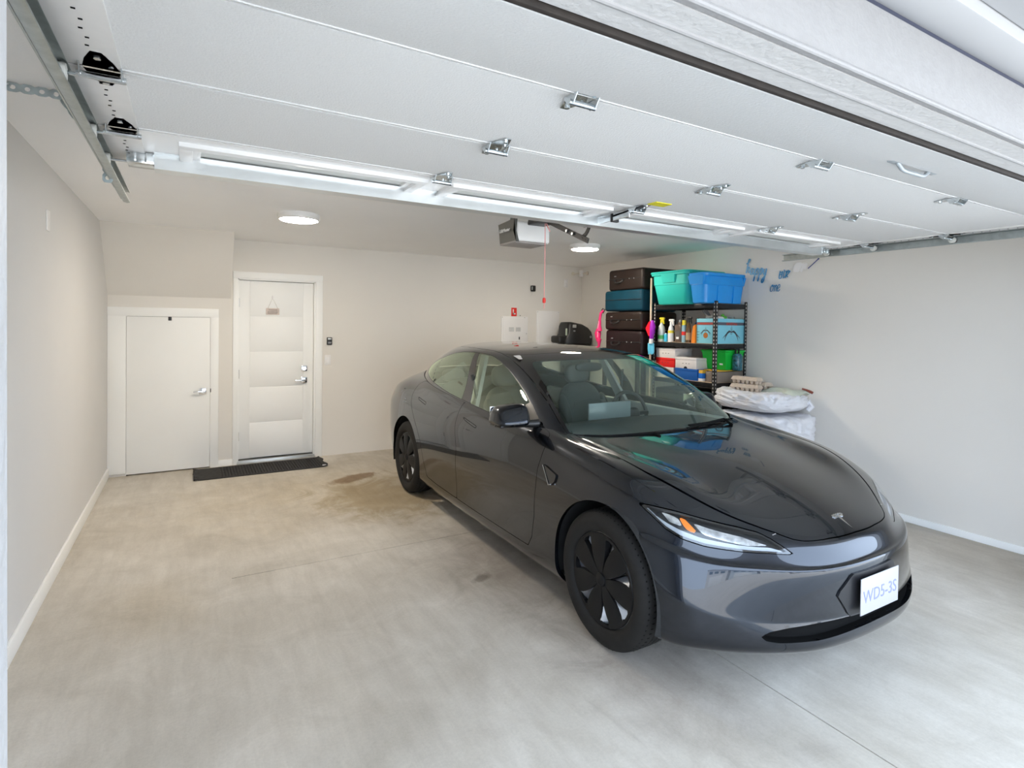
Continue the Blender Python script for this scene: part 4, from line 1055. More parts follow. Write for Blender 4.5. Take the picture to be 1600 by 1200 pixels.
script(sh(hh, 0, .35)+sh(aa, .95, .05)+sh(pp, 2.05, 0)+sh(pp, 2.95, -.05)+sh(yy_, 3.85, -.1), -2.905, 2.155, .070, .0065, bn, 'word_happy', sx=.78)
bb = [[(.1, 1.0), (.05, .5), (.15, .0), (.5, .0), (.62, .35), (.4, .6), (.12, .4)], [(.0, 1.05), (.35, .75), (.7, .95), (.6, .3)]]
ii = [[(.1, .9), (.05, .3), (.2, 0), (.4, .2)], [(-.05, 1.15), (.15, 1.0), (.3, .85)]]
rr_ = [[(.05, .9), (.1, .4), (.05, 0)], [(.1, .5), (.3, .9), (.55, .85), (.45, .6)], [(.1, .4), (.4, .1), (.6, .0)]]
script(sh(bb, 0)+sh(ii, .95)+sh(rr_, 1.45, .1)+[[(1.45, .0), (1.75, .35), (2.1, .65), (2.3, .95)]], -3.292, 2.100, .072, .0046, bn, 'word_birth', sx=.70)
oo = [[(.35, .95), (.05, .6), (.1, .1), (.45, .05), (.65, .45), (.5, .9), (.3, .9), (.5, .7), (.85, .85)]]
nn = [[(.0, .9), (.05, .4), (0, 0)], [(.05, .45), (.3, .9), (.5, .7), (.48, .15), (.65, 0)]]
ee = [[(.0, .4), (.4, .55), (.4, .85), (.2, .95), (.02, .55), (.08, .1), (.35, .0), (.6, .25)]]
script(sh(oo, 0)+sh(nn, .9)+sh(ee, 1.6), -3.197, 1.970, .072, .0032, bn, 'word_one', sx=.72)
M_wpap = mat('white_paper', (.86, .84, .83), rough=.6)
script([[(0, .2), (.1, 1.1), (.5, 1.5), (.6, .9), (.4, .1), (.2, .3), (.5, 1.0), (1.0, 1.5), (1.15, 1.0), (.9, .1), (.75, .2), (1.1, .9), (1.6, 1.3), (1.75, .7), (1.5, -.1), (1.9, .9), (2.3, 1.2), (2.2, .3)]], -3.455, 2.155, .052, .011, bn, 'folded_letters', M_wpap)
script([[(0, 0), (.5, .45), (1.0, .95), (1.2, 1.2)], [(1.0, .95), (1.3, 1.15)]], -3.60, 2.175, .075, .004, bn, 'dark_tail', M_navy)
MB().tube([(XW+.003, -2.90, 2.30), (XW+.003, -3.15, 2.185), (XW+.003, -3.30, 2.185), (XW+.003, -3.45, 2.20), (XW+.003, -3.64, 2.26)], .0012, 5).build('string', M_wpap, bn)

# ------------------------------------------------------------------ black child seat shell at the back wall
cs = thing('child_seat', 'black plastic child seat base resting by the back right corner', 'child seat', (5.53, -.28, 1.385))
cz0 = 1.385
sh_pts = [(5.285, -.05), (5.28, .0), (5.30, .06), (5.335, .10), (5.345, .22), (5.365, .258), (5.42, .262), (5.50, .25), (5.60, .235), (5.70, .19), (5.765, .13), (5.79, .06), (5.785, .0), (5.77, -.05)]
mb = MB(); n = len(sh_pts)
loops = []
for (yy, s_) in ((-.16, .90), (-.19, .97), (-.22, 1.0), (-.38, 1.0), (-.42, .96), (-.44, .88)):
    loops.append([(5.54+(x-5.54)*s_, yy, cz0+z*s_) for x, z in sh_pts])
V = [p for l in loops for p in l]; F = []
for i in range(len(loops)-1):
    for k_ in range(n): F.append((i*n+k_, i*n+(k_+1) % n, (i+1)*n+(k_+1) % n, (i+1)*n+k_))
F += [tuple(range(n-1, -1, -1)), tuple((len(loops)-1)*n+k_ for k_ in range(n))]
mb.add(V, F); mb.build('seat_shell', M_black, cs, smooth=60)
MB().box(5.19, 5.32, -.42, -.20, cz0-.04, cz0+.065, .03, 3).build('seat_foot', M_black, cs)
k = MB(); k.box(5.405, 5.47, -.447, -.436, cz0+.18, cz0+.225, .006); k.build('grip_slot', mat('grip_grey', (.38, .38, .37), rough=.5), cs)
k = MB(); k.box(5.42, 5.455, -.446, -.436, cz0+.125, cz0+.145, .004); k.cyl((5.73, -.43, cz0+.05), (5.73, -.446, cz0+.05), .018, n=16); k.build('button', MATS['grey_plastic'], cs)
MB().box(5.302, 5.325, -.43, -.41, cz0+.07, cz0+.17, .006).build('belt_guide', mat('pale_green_plastic', (.45, .52, .42), rough=.5), cs)
cb_ = thing('side_cabinet', 'plain black cabinet behind the car carrying the child seat', 'cabinet', (5.5, -.3, 0))
MB().box(5.44, 5.76, -.40, -.10, 0, 1.32, .005).build('cabinet_body', M_black, cb_)
MB().box(5.43, 5.77, -.41, -.09, 1.32, 1.334, .004).build('cabinet_top', M_black, cb_)
# ------------------------------------------------------------------ the car
# control rings (forward, half-width, height) from the rear axle; splined into a smooth skin and cut into panels
CAR_BODY = [
 [(3.64,0,0.205),(3.6,0.33,0.205),(3.5,0.6,0.21),(3.36,0.77,0.211),(3.22,0.84,0.204),(2.875,0.86,0.19),(2.45,0.86,0.17),(1.9,0.86,0.165),(1.15,0.865,0.165),(0.5,0.86,0.17),(0,0.86,0.19),(-0.42,0.82,0.21),(-0.72,0.7,0.23),(-0.86,0.42,0.25),(-0.9,0,0.25)],
 [(3.7,0,0.245),(3.665,0.34,0.24),(3.55,0.62,0.245),(3.4,0.8,0.242),(3.24,0.88,0.232),(2.875,0.905,0.24),(2.45,0.9,0.22),(1.9,0.895,0.21),(1.15,0.895,0.21),(0.5,0.895,0.215),(0,0.9,0.24),(-0.42,0.865,0.27),(-0.76,0.74,0.29),(-0.92,0.45,0.31),(-0.96,0,0.32)],
 [(3.693,0,0.334),(3.653,0.347,0.338),(3.552,0.628,0.352),(3.408,0.812,0.375),(3.23,0.9,0.39),(2.875,0.92,0.36),(2.42,0.91,0.34),(1.9,0.905,0.33),(1.15,0.905,0.33),(0.5,0.908,0.34),(0,0.92,0.36),(-0.42,0.89,0.38),(-0.78,0.76,0.4),(-0.95,0.46,0.42),(-1,0,0.43)],
 [(3.69,0,0.376),(3.65,0.345,0.381),(3.548,0.622,0.398),(3.405,0.808,0.428),(3.23,0.898,0.47),(2.875,0.924,0.48),(2.42,0.915,0.47),(1.9,0.916,0.46),(1.15,0.917,0.46),(0.5,0.918,0.47),(0,0.924,0.49),(-0.42,0.9,0.5),(-0.79,0.77,0.51),(-0.96,0.47,0.53),(-1.004,0,0.54)],
 [(3.69,0,0.548),(3.65,0.335,0.55),(3.54,0.6,0.562),(3.39,0.772,0.583),(3.21,0.875,0.615),(2.875,0.918,0.6),(2.42,0.917,0.585),(1.9,0.922,0.58),(1.15,0.924,0.58),(0.5,0.924,0.59),(0,0.924,0.61),(-0.42,0.9,0.62),(-0.79,0.775,0.64),(-0.96,0.47,0.65),(-1,0,0.66)],
 [(3.67,0,0.57),(3.63,0.33,0.572),(3.52,0.59,0.59),(3.37,0.755,0.61),(3.2,0.85,0.65),(2.875,0.905,0.7),(2.42,0.912,0.69),(1.9,0.918,0.69),(1.15,0.92,0.69),(0.5,0.92,0.7),(0,0.915,0.73),(-0.42,0.89,0.76),(-0.78,0.775,0.79),(-0.94,0.47,0.81),(-0.98,0,0.82)],
 [(3.64,0,0.615),(3.6,0.31,0.63),(3.475,0.56,0.655),(3.33,0.735,0.71),(3.16,0.83,0.75),(2.875,0.88,0.785),(2.42,0.895,0.8),(1.9,0.905,0.8),(1.15,0.908,0.8),(0.5,0.905,0.81),(0,0.895,0.85),(-0.43,0.865,0.87),(-0.78,0.75,0.86),(-0.93,0.47,0.91),(-0.96,0,0.93)],
 [(3.6,0,0.66),(3.555,0.29,0.672),(3.42,0.53,0.715),(3.26,0.69,0.775),(3.1,0.78,0.825),(2.85,0.835,0.86),(2.42,0.865,0.885),(1.9,0.885,0.88),(1.15,0.885,0.89),(0.5,0.875,0.91),(0,0.86,0.93),(-0.44,0.825,0.96),(-0.82,0.7,0.93),(-0.955,0.45,0.995),(-0.99,0,1.02)],
 [(3.45,0,0.735),(3.41,0.27,0.742),(3.28,0.5,0.785),(3.12,0.63,0.845),(2.98,0.71,0.872),(2.78,0.765,0.9),(2.41,0.83,0.925),(1.9,0.87,0.92),(1.15,0.868,0.935),(0.5,0.85,0.965),(0,0.825,0.985),(-0.43,0.765,1.015),(-0.8,0.63,0.985),(-0.93,0.42,1.035),(-0.965,0,1.06)],
 [(3,0,0.87),(2.97,0.25,0.872),(2.88,0.46,0.876),(2.78,0.6,0.895),(2.7,0.67,0.91),(2.6,0.72,0.91),(2.36,0.8,0.945),(1.9,0.855,0.945),(1.15,0.85,0.965),(0.5,0.83,1),(0,0.785,1.035),(-0.38,0.69,1.06),(-0.62,0.56,1.06),(-0.74,0.37,1.085),(-0.78,0,1.1)],
 [(2.5,0,0.935),(2.49,0.25,0.935),(2.45,0.47,0.935),(2.4,0.6,0.938),(2.36,0.68,0.945),(2.32,0.735,0.952),(2.24,0.785,0.965),(1.9,0.84,0.965),(1.15,0.832,0.99),(0.5,0.8,1.03),(0.05,0.735,1.07),(-0.25,0.63,1.095),(-0.43,0.52,1.115),(-0.53,0.33,1.13),(-0.56,0,1.135)],
]
CAR_GLASS = [
 [(2.5,0,0.93),(2.49,0.25,0.93),(2.45,0.47,0.93),(2.4,0.6,0.933),(2.36,0.68,0.94),(2.32,0.73,0.947),(2.24,0.78,0.96),(1.9,0.835,0.96),(1.15,0.827,0.985),(0.5,0.795,1.025),(0.05,0.73,1.065),(-0.25,0.625,1.09),(-0.43,0.515,1.11),(-0.53,0.325,1.135),(-0.56,0,1.135)],
 [(2.25,0,1.085),(2.245,0.24,1.085),(2.225,0.44,1.085),(2.195,0.57,1.085),(2.165,0.65,1.085),(2.12,0.705,1.085),(2,0.755,1.085),(1.65,0.785,1.085),(1.1,0.785,1.105),(0.5,0.755,1.135),(0.08,0.685,1.17),(-0.12,0.595,1.2),(-0.25,0.5,1.215),(-0.32,0.31,1.225),(-0.34,0,1.23)],
 [(1.96,0,1.245),(1.955,0.22,1.244),(1.94,0.4,1.242),(1.915,0.52,1.24),(1.885,0.595,1.238),(1.845,0.645,1.235),(1.74,0.69,1.228),(1.45,0.718,1.225),(1,0.725,1.235),(0.52,0.695,1.25),(0.17,0.63,1.265),(0.02,0.55,1.285),(-0.07,0.45,1.3),(-0.12,0.28,1.31),(-0.135,0,1.315)],
 [(1.66,0,1.378),(1.655,0.2,1.376),(1.635,0.37,1.37),(1.61,0.475,1.364),(1.58,0.54,1.358),(1.53,0.585,1.353),(1.42,0.622,1.35),(1.22,0.642,1.352),(0.92,0.65,1.35),(0.58,0.625,1.352),(0.33,0.57,1.355),(0.2,0.5,1.365),(0.12,0.41,1.375),(0.07,0.25,1.383),(0.055,0,1.387)],
 [(1.45,0,1.418),(1.44,0.17,1.416),(1.42,0.31,1.412),(1.39,0.39,1.407),(1.36,0.44,1.403),(1.32,0.48,1.4),(1.24,0.51,1.398),(1.1,0.53,1.398),(0.9,0.54,1.4),(0.66,0.515,1.402),(0.48,0.46,1.405),(0.37,0.4,1.41),(0.31,0.32,1.417),(0.27,0.19,1.422),(0.26,0,1.424)],
 [(1.15,0,1.438),(1.13,0,1.438),(1.1,0,1.438),(1.07,0,1.439),(1.04,0,1.439),(1,0,1.44),(0.95,0,1.44),(0.9,0,1.44),(0.86,0,1.44),(0.8,0,1.44),(0.75,0,1.44),(0.7,0,1.439),(0.65,0,1.439),(0.6,0,1.438),(0.55,0,1.438)],
]
def spl(t,Y,ts,periodic=False):
    """C2 cubic spline through Y (n,k) at knots t; natural or periodic ends"""
    t=np.asarray(t,float);Y=np.asarray(Y,float);n=len(t)-1;h=np.diff(t)
    d=np.diff(Y,axis=0)/h[:,None]
    A=np.zeros((n+1,n+1));B=np.zeros((n+1,Y.shape[1]))
    for i in range(1,n):
        A[i,i-1]=h[i-1];A[i,i]=2*(h[i-1]+h[i]);A[i,i+1]=h[i];B[i]=6*(d[i]-d[i-1])
    if periodic:
        A[0,0]=2*(h[-1]+h[0]);A[0,1]=h[0];A[0,n-1]=h[-1];B[0]=6*(d[0]-d[-1]);A[n,n]=1;A[n,0]=-1
    else: A[0,0]=A[n,n]=1
    M=np.linalg.solve(A,B)
    ts=np.asarray(ts,float);i=np.clip(np.searchsorted(t,ts,side='right')-1,0,n-1)
    a=((t[i+1]-ts)/h[i])[:,None];b=((ts-t[i])/h[i])[:,None];hh=(h[i]**2)[:,None]/6
    return a*Y[i]+b*Y[i+1]+((a**3-a)*M[i]+(b**3-b)*M[i+1])*hh
def surface(R,nu=6,nv=8):
    """rings -> dense grid P[v,u,3] closed in u. u runs right side first (y<0)"""
    R=np.array(R,float);m=R.shape[1]
    L=R.copy();L[:,:,1]*=-1
    full=np.concatenate([L,R[:,m-2:0:-1]],axis=1)         # front centre -> right side (y<0) -> rear -> left -> back
    n=full.shape[1];cl=np.concatenate([full,full[:,:1]],axis=1)
    d=np.linalg.norm(np.diff(cl,axis=1),axis=2)[:max(3,len(R)//2+3)].mean(0)**.75
    tu=np.concatenate([[0],np.cumsum(d)])
    us=np.concatenate([np.linspace(tu[i],tu[i+1],int(max(4,round(nu*d[i]/.3)))+1)[:-1] for i in range(n)])
    uid=np.interp(us,tu,np.arange(n+1))
    rows=np.stack([spl(tu,r,us,True) for r in cl])         # (nr,NU,3)
    dv=np.linalg.norm(np.diff(full,axis=0),axis=2)[:,:m].mean(1)**.75
    tv=np.concatenate([[0],np.cumsum(dv)])
    vs=np.concatenate([np.linspace(tv[i],tv[i+1],nv+1)[:-1] for i in range(len(tv)-1)]+[[tv[-1]]])
    vid=np.interp(vs,tv,np.arange(len(tv)))
    NR,NU,_=rows.shape
    G=spl(tv,rows.reshape(NR,-1),vs).reshape(len(vs),NU,3)
    return G,uid,vid
def normals(G,flip=1):
    du=np.roll(G,-1,axis=1)-np.roll(G,1,axis=1)
    dv=np.gradient(G,axis=0)
    N=np.cross(du,dv);l=np.linalg.norm(N,axis=2,keepdims=True)
    return flip*N/np.maximum(l,1e-12)
CARX, CARY = 3.387, -1.8124
car = thing('car', 'dark grey four-door electric sedan parked facing the open garage door', 'car', (CARX, CARY, 0), rotz=-PI/2)
def paint():
    m, nt, b = newmat('car_paint_dark_grey')
    b.inputs['Base Color'].default_value = (.030, .032, .037, 1)
    b.inputs['Metallic'].default_value = .8; b.inputs['Roughness'].default_value = .27
    b.inputs['Coat Weight'].default_value = 1; b.inputs['Coat Roughness'].default_value = .015; b.inputs['Coat IOR'].default_value = 1.52
    n = nt.nodes.new('ShaderNodeTexNoise'); n.inputs['Scale'].default_value = 900
    tc = nt.nodes.new('ShaderNodeTexCoord'); nt.links.new(tc.outputs['Object'], n.inputs['Vector'])
    r = nt.nodes.new('ShaderNodeValToRGB'); r.color_ramp.elements[0].color = (.0055, .0085, .015, 1); r.color_ramp.elements[1].color = (.009, .0135, .022, 1)
    nt.links.new(n.outputs['Fac'], r.inputs['Fac']); nt.links.new(r.outputs['Color'], b.inputs['Base Color'])
    return m
M_paint = paint()
M_gloss = mat('gloss_black_glass', (.006, .006, .007), rough=.03, spec=.6, coat=.5)
M_trimb = mat('satin_black_trim', (.010, .010, .010), rough=.3)
M_liner = mat('wheel_well_liner', (.012, .012, .012), rough=.85, noise=.3, scale=30)
G_side = glassmat('side_glass', (.88, .96, .86), 2.2, gcol=(.88, 1, .82)); G_wind = glassmat('windshield_glass', (.86, .96, .93), 1.9, gcol=(.80, 1, .97))
G_lens = glassmat('lamp_lens', (.93, .95, .97))

B_, ub_, vb_ = surface(CAR_BODY, nu=12, nv=10); GG_, ug_, vg_ = surface(CAR_GLASS, nu=12, nv=10)
def orient(G, N, ub):
    j = np.argmin(abs(ub-7)); i = G.shape[0]//2
    return N if N[i, j, 1] < 0 else -N      # right side must point to -y
NB_ = orient(B_, normals(B_), ub_); NG_ = orient(GG_, normals(GG_), ug_)
NG_[-1] = np.array([0, 0, 1.0]); NG_[-2] = NG_[-3]
# metric coordinates used for distances inside the skin
def metric(G, uu, vv):
    L = np.linalg.norm(np.diff(np.concatenate([G, G[:, :1]], 1), axis=1), axis=2)[G.shape[0]//2]
    su = np.concatenate([[0], np.cumsum(L)]); uf = np.concatenate([uu, [28]])
    j = np.argmin(abs(uu-7.5)); Lv = np.linalg.norm(np.diff(G[:, j], axis=0), axis=1); sv = np.concatenate([[0], np.cumsum(Lv)])
    return uf, su, vv, sv
MTB = metric(B_, ub_, vb_); MTG = metric(GG_, ug_, vg_)
def to_m(MT, m, v):
    m = np.asarray(m, float); return np.stack([np.where(m < 0, m*(MT[1][1]/MT[0][1]), np.interp(m, MT[0], MT[1])), np.interp(v, MT[2], MT[3])], -1)
def sdpoly(p, poly):
    """signed distance (positive inside)"""
    p = np.asarray(p); d = np.full(len(p), 1e9); ins = np.zeros(len(p), bool); n = len(poly)
    for i in range(n):
        a = poly[i]; b = poly[(i+1) % n]; e = b-a; w = p-a
        t = np.clip((w@e)/(e@e+1e-12), 0, 1); q = w-t[:, None]*e; d = np.minimum(d, (q**2).sum(1))
        c = (a[1] > p[:, 1]) != (b[1] > p[:, 1])
        with np.errstate(divide='ignore', invalid='ignore'): xx = (b[0]-a[0])*(p[:, 1]-a[1])/(b[1]-a[1])+a[0]
        ins ^= c & (p[:, 0] < xx)
    d = np.sqrt(d); return np.where(ins, d, -d)
class Soup:
    def __init__(s, G, N, uu, vv, MT):
        nv, nu, _ = G.shape
        s.P = [tuple(x) for x in G.reshape(-1, 3)]; s.N = [tuple(x) for x in N.reshape(-1, 3)]
        U, V = np.meshgrid(uu, vv); s.UV = [tuple(x) for x in np.stack([U, V], -1).reshape(-1, 2)]
        s.polys = []
        for i in range(nv-1):
            for j in range(nu):
                a, b = i*nu+j, i*nu+(j+1) % nu; s.polys.append([a, b, b+nu, a+nu])
        s.nu = nu; s.MT = MT; s.nv = nv
    def arr(s):
        P = np.array(s.P); UV = np.array(s.UV); m = np.minimum(UV[:, 0] % 28, 28-UV[:, 0] % 28)
        return P, UV, m
    def field(s, fn):
        P, UV, m = s.arr(); return fn(P, to_m(s.MT, m, UV[:, 1]))
    def clip(s, polys, f):
        pos, neg = [], []; cache = {}; f = list(f)
        def cut(a, b):
            k = (a, b) if a < b else (b, a)
            if k in cache: return cache[k]
            t = f[a]/(f[a]-f[b]); pa, pb = s.P[a], s.P[b]; s.P.append(tuple(pa[i]+(pb[i]-pa[i])*t for i in range(3)))
            na, nb = s.N[a], s.N[b]; s.N.append(tuple(na[i]+(nb[i]-na[i])*t for i in range(3)))
            ua, ub2 = s.UV[a], s.UV[b]; x0, x1 = ua[0], ub2[0]
            if x1-x0 > 14: x0 += 28
            if x0-x1 > 14: x1 += 28
            s.UV.append(((x0+(x1-x0)*t) % 28, ua[1]+(ub2[1]-ua[1])*t)); f.append(0.0)
            cache[k] = len(s.P)-1; return cache[k]
        for p in polys:
            sg_ = [f[i] for i in p]
            if min(sg_) >= 0: pos.append(p); continue
            if max(sg_) <= 0: neg.append(p); continue
            A, Bp = [], []; n = len(p)
            for i in range(n):
                a, b = p[i], p[(i+1) % n]
                if f[a] >= 0: A.append(a)
                if f[a] <= 0: Bp.append(a)
                if (f[a] > 0 and f[b] < 0) or (f[a] < 0 and f[b] > 0): c = cut(a, b); A.append(c); Bp.append(c)
            if len(A) > 2: pos.append(A)
            if len(Bp) > 2: neg.append(Bp)
        return pos, neg
    def region(s, polys, fn, gap):
        """(inside, outside) with a strip 2*gap wide left out"""
        ins, rest = s.clip(polys, s.field(fn)-gap) if gap else s.clip(polys, s.field(fn))
        if not gap: return ins, rest
        mid, out = s.clip(rest, s.field(fn)+gap)
        return ins, out
    def mesh(s, name, polys, m, parent, off=0.0, flange=.014, inward=None):
        idx = {}; V = []; Nn = []; F = []
        for p in polys:
            q = []
            for i in p:
                if i not in idx:
                    idx[i] = len(V); n_ = np.array(s.N[i]); n_ = n_/(np.linalg.norm(n_)+1e-12)
                    V.append(np.array(s.P[i])-n_*off); Nn.append(n_)
                q.append(idx[i])
            q2 = [q[k] for k in range(len(q)) if q[k] != q[k-1]]
            if len(q2) > 2: F.append(q2)
        if flange:
            cnt = {}
            for p in F:
                for k in range(len(p)):
                    a, b = p[k], p[(k+1) % len(p)]; cnt.setdefault((min(a, b), max(a, b)), []).append((a, b))
            dd = {}
            for k, e in cnt.items():
                if len(e) == 1:
                    a, b = e[0]; vs = []
                    tv = V[b]-V[a]; fn_ = -np.cross(tv, Nn[a]+Nn[b]); l = np.linalg.norm(fn_)
                    if l < 1e-12: continue
                    fn_ /= l
                    base = len(V)
                    V += [V[a], V[b], V[b]-Nn[b]*flange, V[a]-Nn[a]*flange]; Nn += [-fn_]*4 if False else [fn_]*4
                    F.append([base+1, base, base+3, base+2])
        for q in F:                          # faces agree with the stored normals
            a, b, c_ = V[q[0]], V[q[len(q)//3]], V[q[2*len(q)//3]]
            if np.dot(np.cross(b-a, c_-a), Nn[q[0]]+Nn[q[-1]]) < 0: q.reverse()
        me = bpy.data.meshes.new(name); me.from_pydata([tuple(v) for v in V], [], F); me.update()
        for p in me.polygons: p.use_smooth = True
        me.normals_split_custom_set_from_vertices([tuple(n_) for n_ in Nn])
        me.materials.append(m)
        ob = bpy.data.objects.new(name, me); COL.objects.link(ob); ob.parent = parent; ob['_org'] = (0., 0., 0.)
        return ob
    def pts(s, polys): return np.array([s.P[i] for p in polys for i in p])
def polyf(MT, pts):
    pm = to_m(MT, [p[0] for p in pts], [p[1] for p in pts])
    return lambda P, M: sdpoly(M, pm)
SB = Soup(B_, NB_, ub_, vb_, MTB); SG = Soup(GG_, NG_, ug_, vg_, MTG)
P_HOOD = [(-2, 6.93), (0, 6.93), (.62, 6.85), (.95, 6.70), (1.12, 6.64), (1.29, 6.68), (1.42, 6.82), (1.56, 6.97), (1.83, 7.12), (2.35, 7.29), (3.18, 7.58), (4.0, 7.96), (4.5, 8.4), (4.62, 8.8), (4.45, 9.4), (4.22, 9.85), (4.2, 10.5), (-2, 10.5)]
P_HL = [(4.30, 6.06), (3.82, 6.27), (3.4, 6.42), (3.0, 6.54), (2.6, 6.68), (2.2, 6.80), (1.85, 6.80), (1.70, 6.58), (1.55, 6.22), (1.36, 5.74), (1.75, 5.72), (2.3, 5.58), (2.9, 5.44), (3.41, 5.42), (3.76, 5.54), (4.04, 5.79), (4.19, 5.94)]
P_FD = [(6.19, 10.6), (6.19, 9.4), (6.22, 8.08), (6.19, 7.04), (6.21, 6.08), (6.24, 5.5), (6.25, 4.58), (6.28, 3.0), (6.34, 2.0), (6.44, 1.55), (7.6, 1.5), (7.98, 1.5), (7.97, 3.17), (7.96, 4.67), (8.05, 6.29), (8.03, 10.6)]
P_RD = [(8.03, 10.6), (8.05, 6.29), (7.96, 4.67), (7.97, 3.17), (7.98, 1.5), (8.6, 1.52), (8.92, 1.6), (9.04, 2.4), (9.10, 3.2), (9.14, 3.75), (9.31, 4.58), (9.58, 5.46), (9.80, 6.25), (9.89, 6.92), (9.92, 7.79), (9.85, 9.0), (9.78, 10.6)]
P_INT = [(-2, 2.24), (0, 2.24), (.46, 2.22), (1.04, 2.12), (1.5, 1.97), (1.80, 1.80), (1.95, 1.62), (1.90, 1.47), (1.71, 1.40), (1.08, 1.40), (.38, 1.50), (0, 1.52), (-2, 1.52)]
P_TRUNK = [(16, 5.9), (14, 5.9), (13.2, 5.95), (12.75, 6.3), (12.45, 7.4), (12.2, 8.6), (12.2, 10.6), (16, 10.6)]
P_TAIL = [(12.7, 6.35), (13.6, 5.75), (13.7, 5.3), (12.6, 5.2), (11.7, 5.5), (11.35, 6.2), (11.6, 6.5), (12.2, 6.3)]
bodyp = SB.polys
# wheel arches
def arch(cx, r, zc=.335):
    def f(P, M):
        d = r-np.hypot(P[:, 0]-cx, P[:, 2]-zc)
        return np.where(abs(P[:, 1]) > .5, d, -1.0)
    return f
for cx, r in ((2.875, .382), (0.0, .385)):
    _, bodyp = SB.clip(bodyp, SB.field(arch(cx, r)))
intake, bodyp = SB.region(bodyp, polyf(MTB, P_INT), 0)
hood, bodyp = SB.region(bodyp, polyf(MTB, P_HOOD), .0026)
hl, bodyp = SB.region(bodyp, polyf(MTB, P_HL), .0022)
fd, bodyp = SB.region(bodyp, polyf(MTB, P_FD), .0022)
rd, bodyp = SB.region(bodyp, polyf(MTB, P_RD), .0022)
tl_, bodyp = SB.region(bodyp, polyf(MTB, P_TAIL), .002)
tk, bodyp = SB.region(bodyp, polyf(MTB, P_TRUNK), .0025)
# seam between bumper skin and fender, from headlight corner to the hood
SB.mesh('body_shell', bodyp, M_paint, car, flange=.022)
SB.mesh('hood', hood, M_paint, car)
SB.mesh('trunk_lid', tk, M_paint, car)
side = lambda pol, s_: SB.clip(pol, SB.field(lambda P, M: P[:, 1]*s_))[0]
H_R = [(9.56, 7.10), (9.50, 6.86), (9.12, 6.66), (9.10, 6.88)]; H_F = [(7.92, 7.10), (7.86, 6.84), (7.60, 6.52), (7.58, 6.72)]
doors = {}
for nm, pol, hp in (('front_door', fd, H_F), ('rear_door', rd, H_R)):
    for s_ in (-1, 1):
        q = side(pol, s_); h_in, q2 = SB.region(q, polyf(MTB, hp), .0016)
        d_ = SB.mesh(nm, q2, M_paint, car); doors[nm, s_] = d_
        SB.mesh('door_handle', h_in, M_paint, d_, flange=.006)
for s_ in (-1, 1): SB.mesh('tail_light', side(tl_, s_), mat('tail_red', (.35, .01, .01), rough=.08, coat=.5), car)

# headlights: clear cover over a dark bowl with reflectors, amber marker and light strip
HL_IN = {'reflector': [[(3.86, 6.17), (3.42, 6.16), (3.34, 5.86), (3.66, 5.84)], [(3.08, 6.24), (2.15, 6.42), (1.72, 6.20), (2.05, 5.98), (2.9, 5.86)]],
         'turn_marker': [[(3.40, 6.24), (3.26, 6.26), (2.99, 5.82), (3.20, 5.78), (3.30, 5.84)]],
         'light_strip': [[(4.24, 6.02), (4.12, 6.02), (3.92, 5.83), (3.72, 5.76), (3.42, 5.70), (2.95, 5.70), (2.60, 5.78), (1.72, 6.04), (1.53, 5.92), (1.48, 5.80), (1.75, 5.76), (2.3, 5.63), (2.9, 5.49), (3.41, 5.47), (3.74, 5.57), (4.02, 5.80), (4.17, 5.95)]]}
M_refl = mat('headlight_reflector', (.72, .74, .76), rough=.18, metal=.85, noise=.35, scale=26)
M_amber = mat('amber_marker', (.90, .22, .01), rough=.3); M_drl = mat('light_guide_white', (.42, .45, .48), rough=.25, noise=.06, scale=12)
for s_ in (-1, 1):
    pol = side(hl, s_)
    h_ = SB.mesh('headlight', pol, mat('headlight_bowl', (.012, .014, .016), rough=.25), car, off=.030, flange=0)
    SB.mesh('lens', pol, G_lens, h_, off=.001, flange=0)
    _, rim = SB.clip(pol, SB.field(polyf(MTB, P_HL))-.011)
    SB.mesh('bezel', rim, M_gloss, h_, off=.0025, flange=.02)
    for nm, lst in HL_IN.items():
        for pp_ in lst:
            q, _ = SB.region(pol, polyf(MTB, pp_), 0)
            if q: SB.mesh(nm, q, {'reflector': M_refl, 'turn_marker': M_amber, 'light_strip': M_drl}[nm], h_, off={'reflector': .020, 'turn_marker': .016, 'light_strip': .010}[nm], flange=.014)
# horizontal fins in the light strip and reflectors
# intake grille behind the opening
g_ = SB.mesh('lower_grille', intake, mat('grille_black', (.004, .004, .004), rough=.8, spec=.1), car, off=.05, flange=0)
SB.mesh('grille_lip', intake, M_trimb, g_, off=0.0, flange=.055) if False else None
def shell_edge(polys, depth, m, name, parent):
    """only the wall running inward from the boundary of a region"""
    cnt = {}
    for p in polys:
        for k in range(len(p)):
            a, b = p[k], p[(k+1) % len(p)]; cnt[(min(a, b), max(a, b))] = cnt.get((min(a, b), max(a, b)), 0)+1
    mb = MB()
    for (a, b), c_ in cnt.items():
        if c_ == 1:
            A, B2 = Vector(SB.P[a]), Vector(SB.P[b]); na, nb = Vector(SB.N[a]).normalized()*depth, Vector(SB.N[b]).normalized()*depth
            mb.add([A, B2, B2-nb, A-na], [(0, 1, 2, 3)])
    mb.build(name, m, parent, smooth=60, org=(0, 0, 0))
shell_edge(intake, .052, MATS['grille_black'], 'intake_wall', g_)
# dark inner skin closing the shut lines
inner = SB.polys
for cx in (2.875, 0.0): _, inner = SB.clip(inner, SB.field(arch(cx, .386)))
_, inner = SB.region(inner, polyf(MTB, [(m-0, v) for m, v in P_HL]), 0); _, inner = SB.region(inner, polyf(MTB, P_INT), 0)
SB.mesh('inner_structure', inner, M_dark, car, off=.016, flange=0)
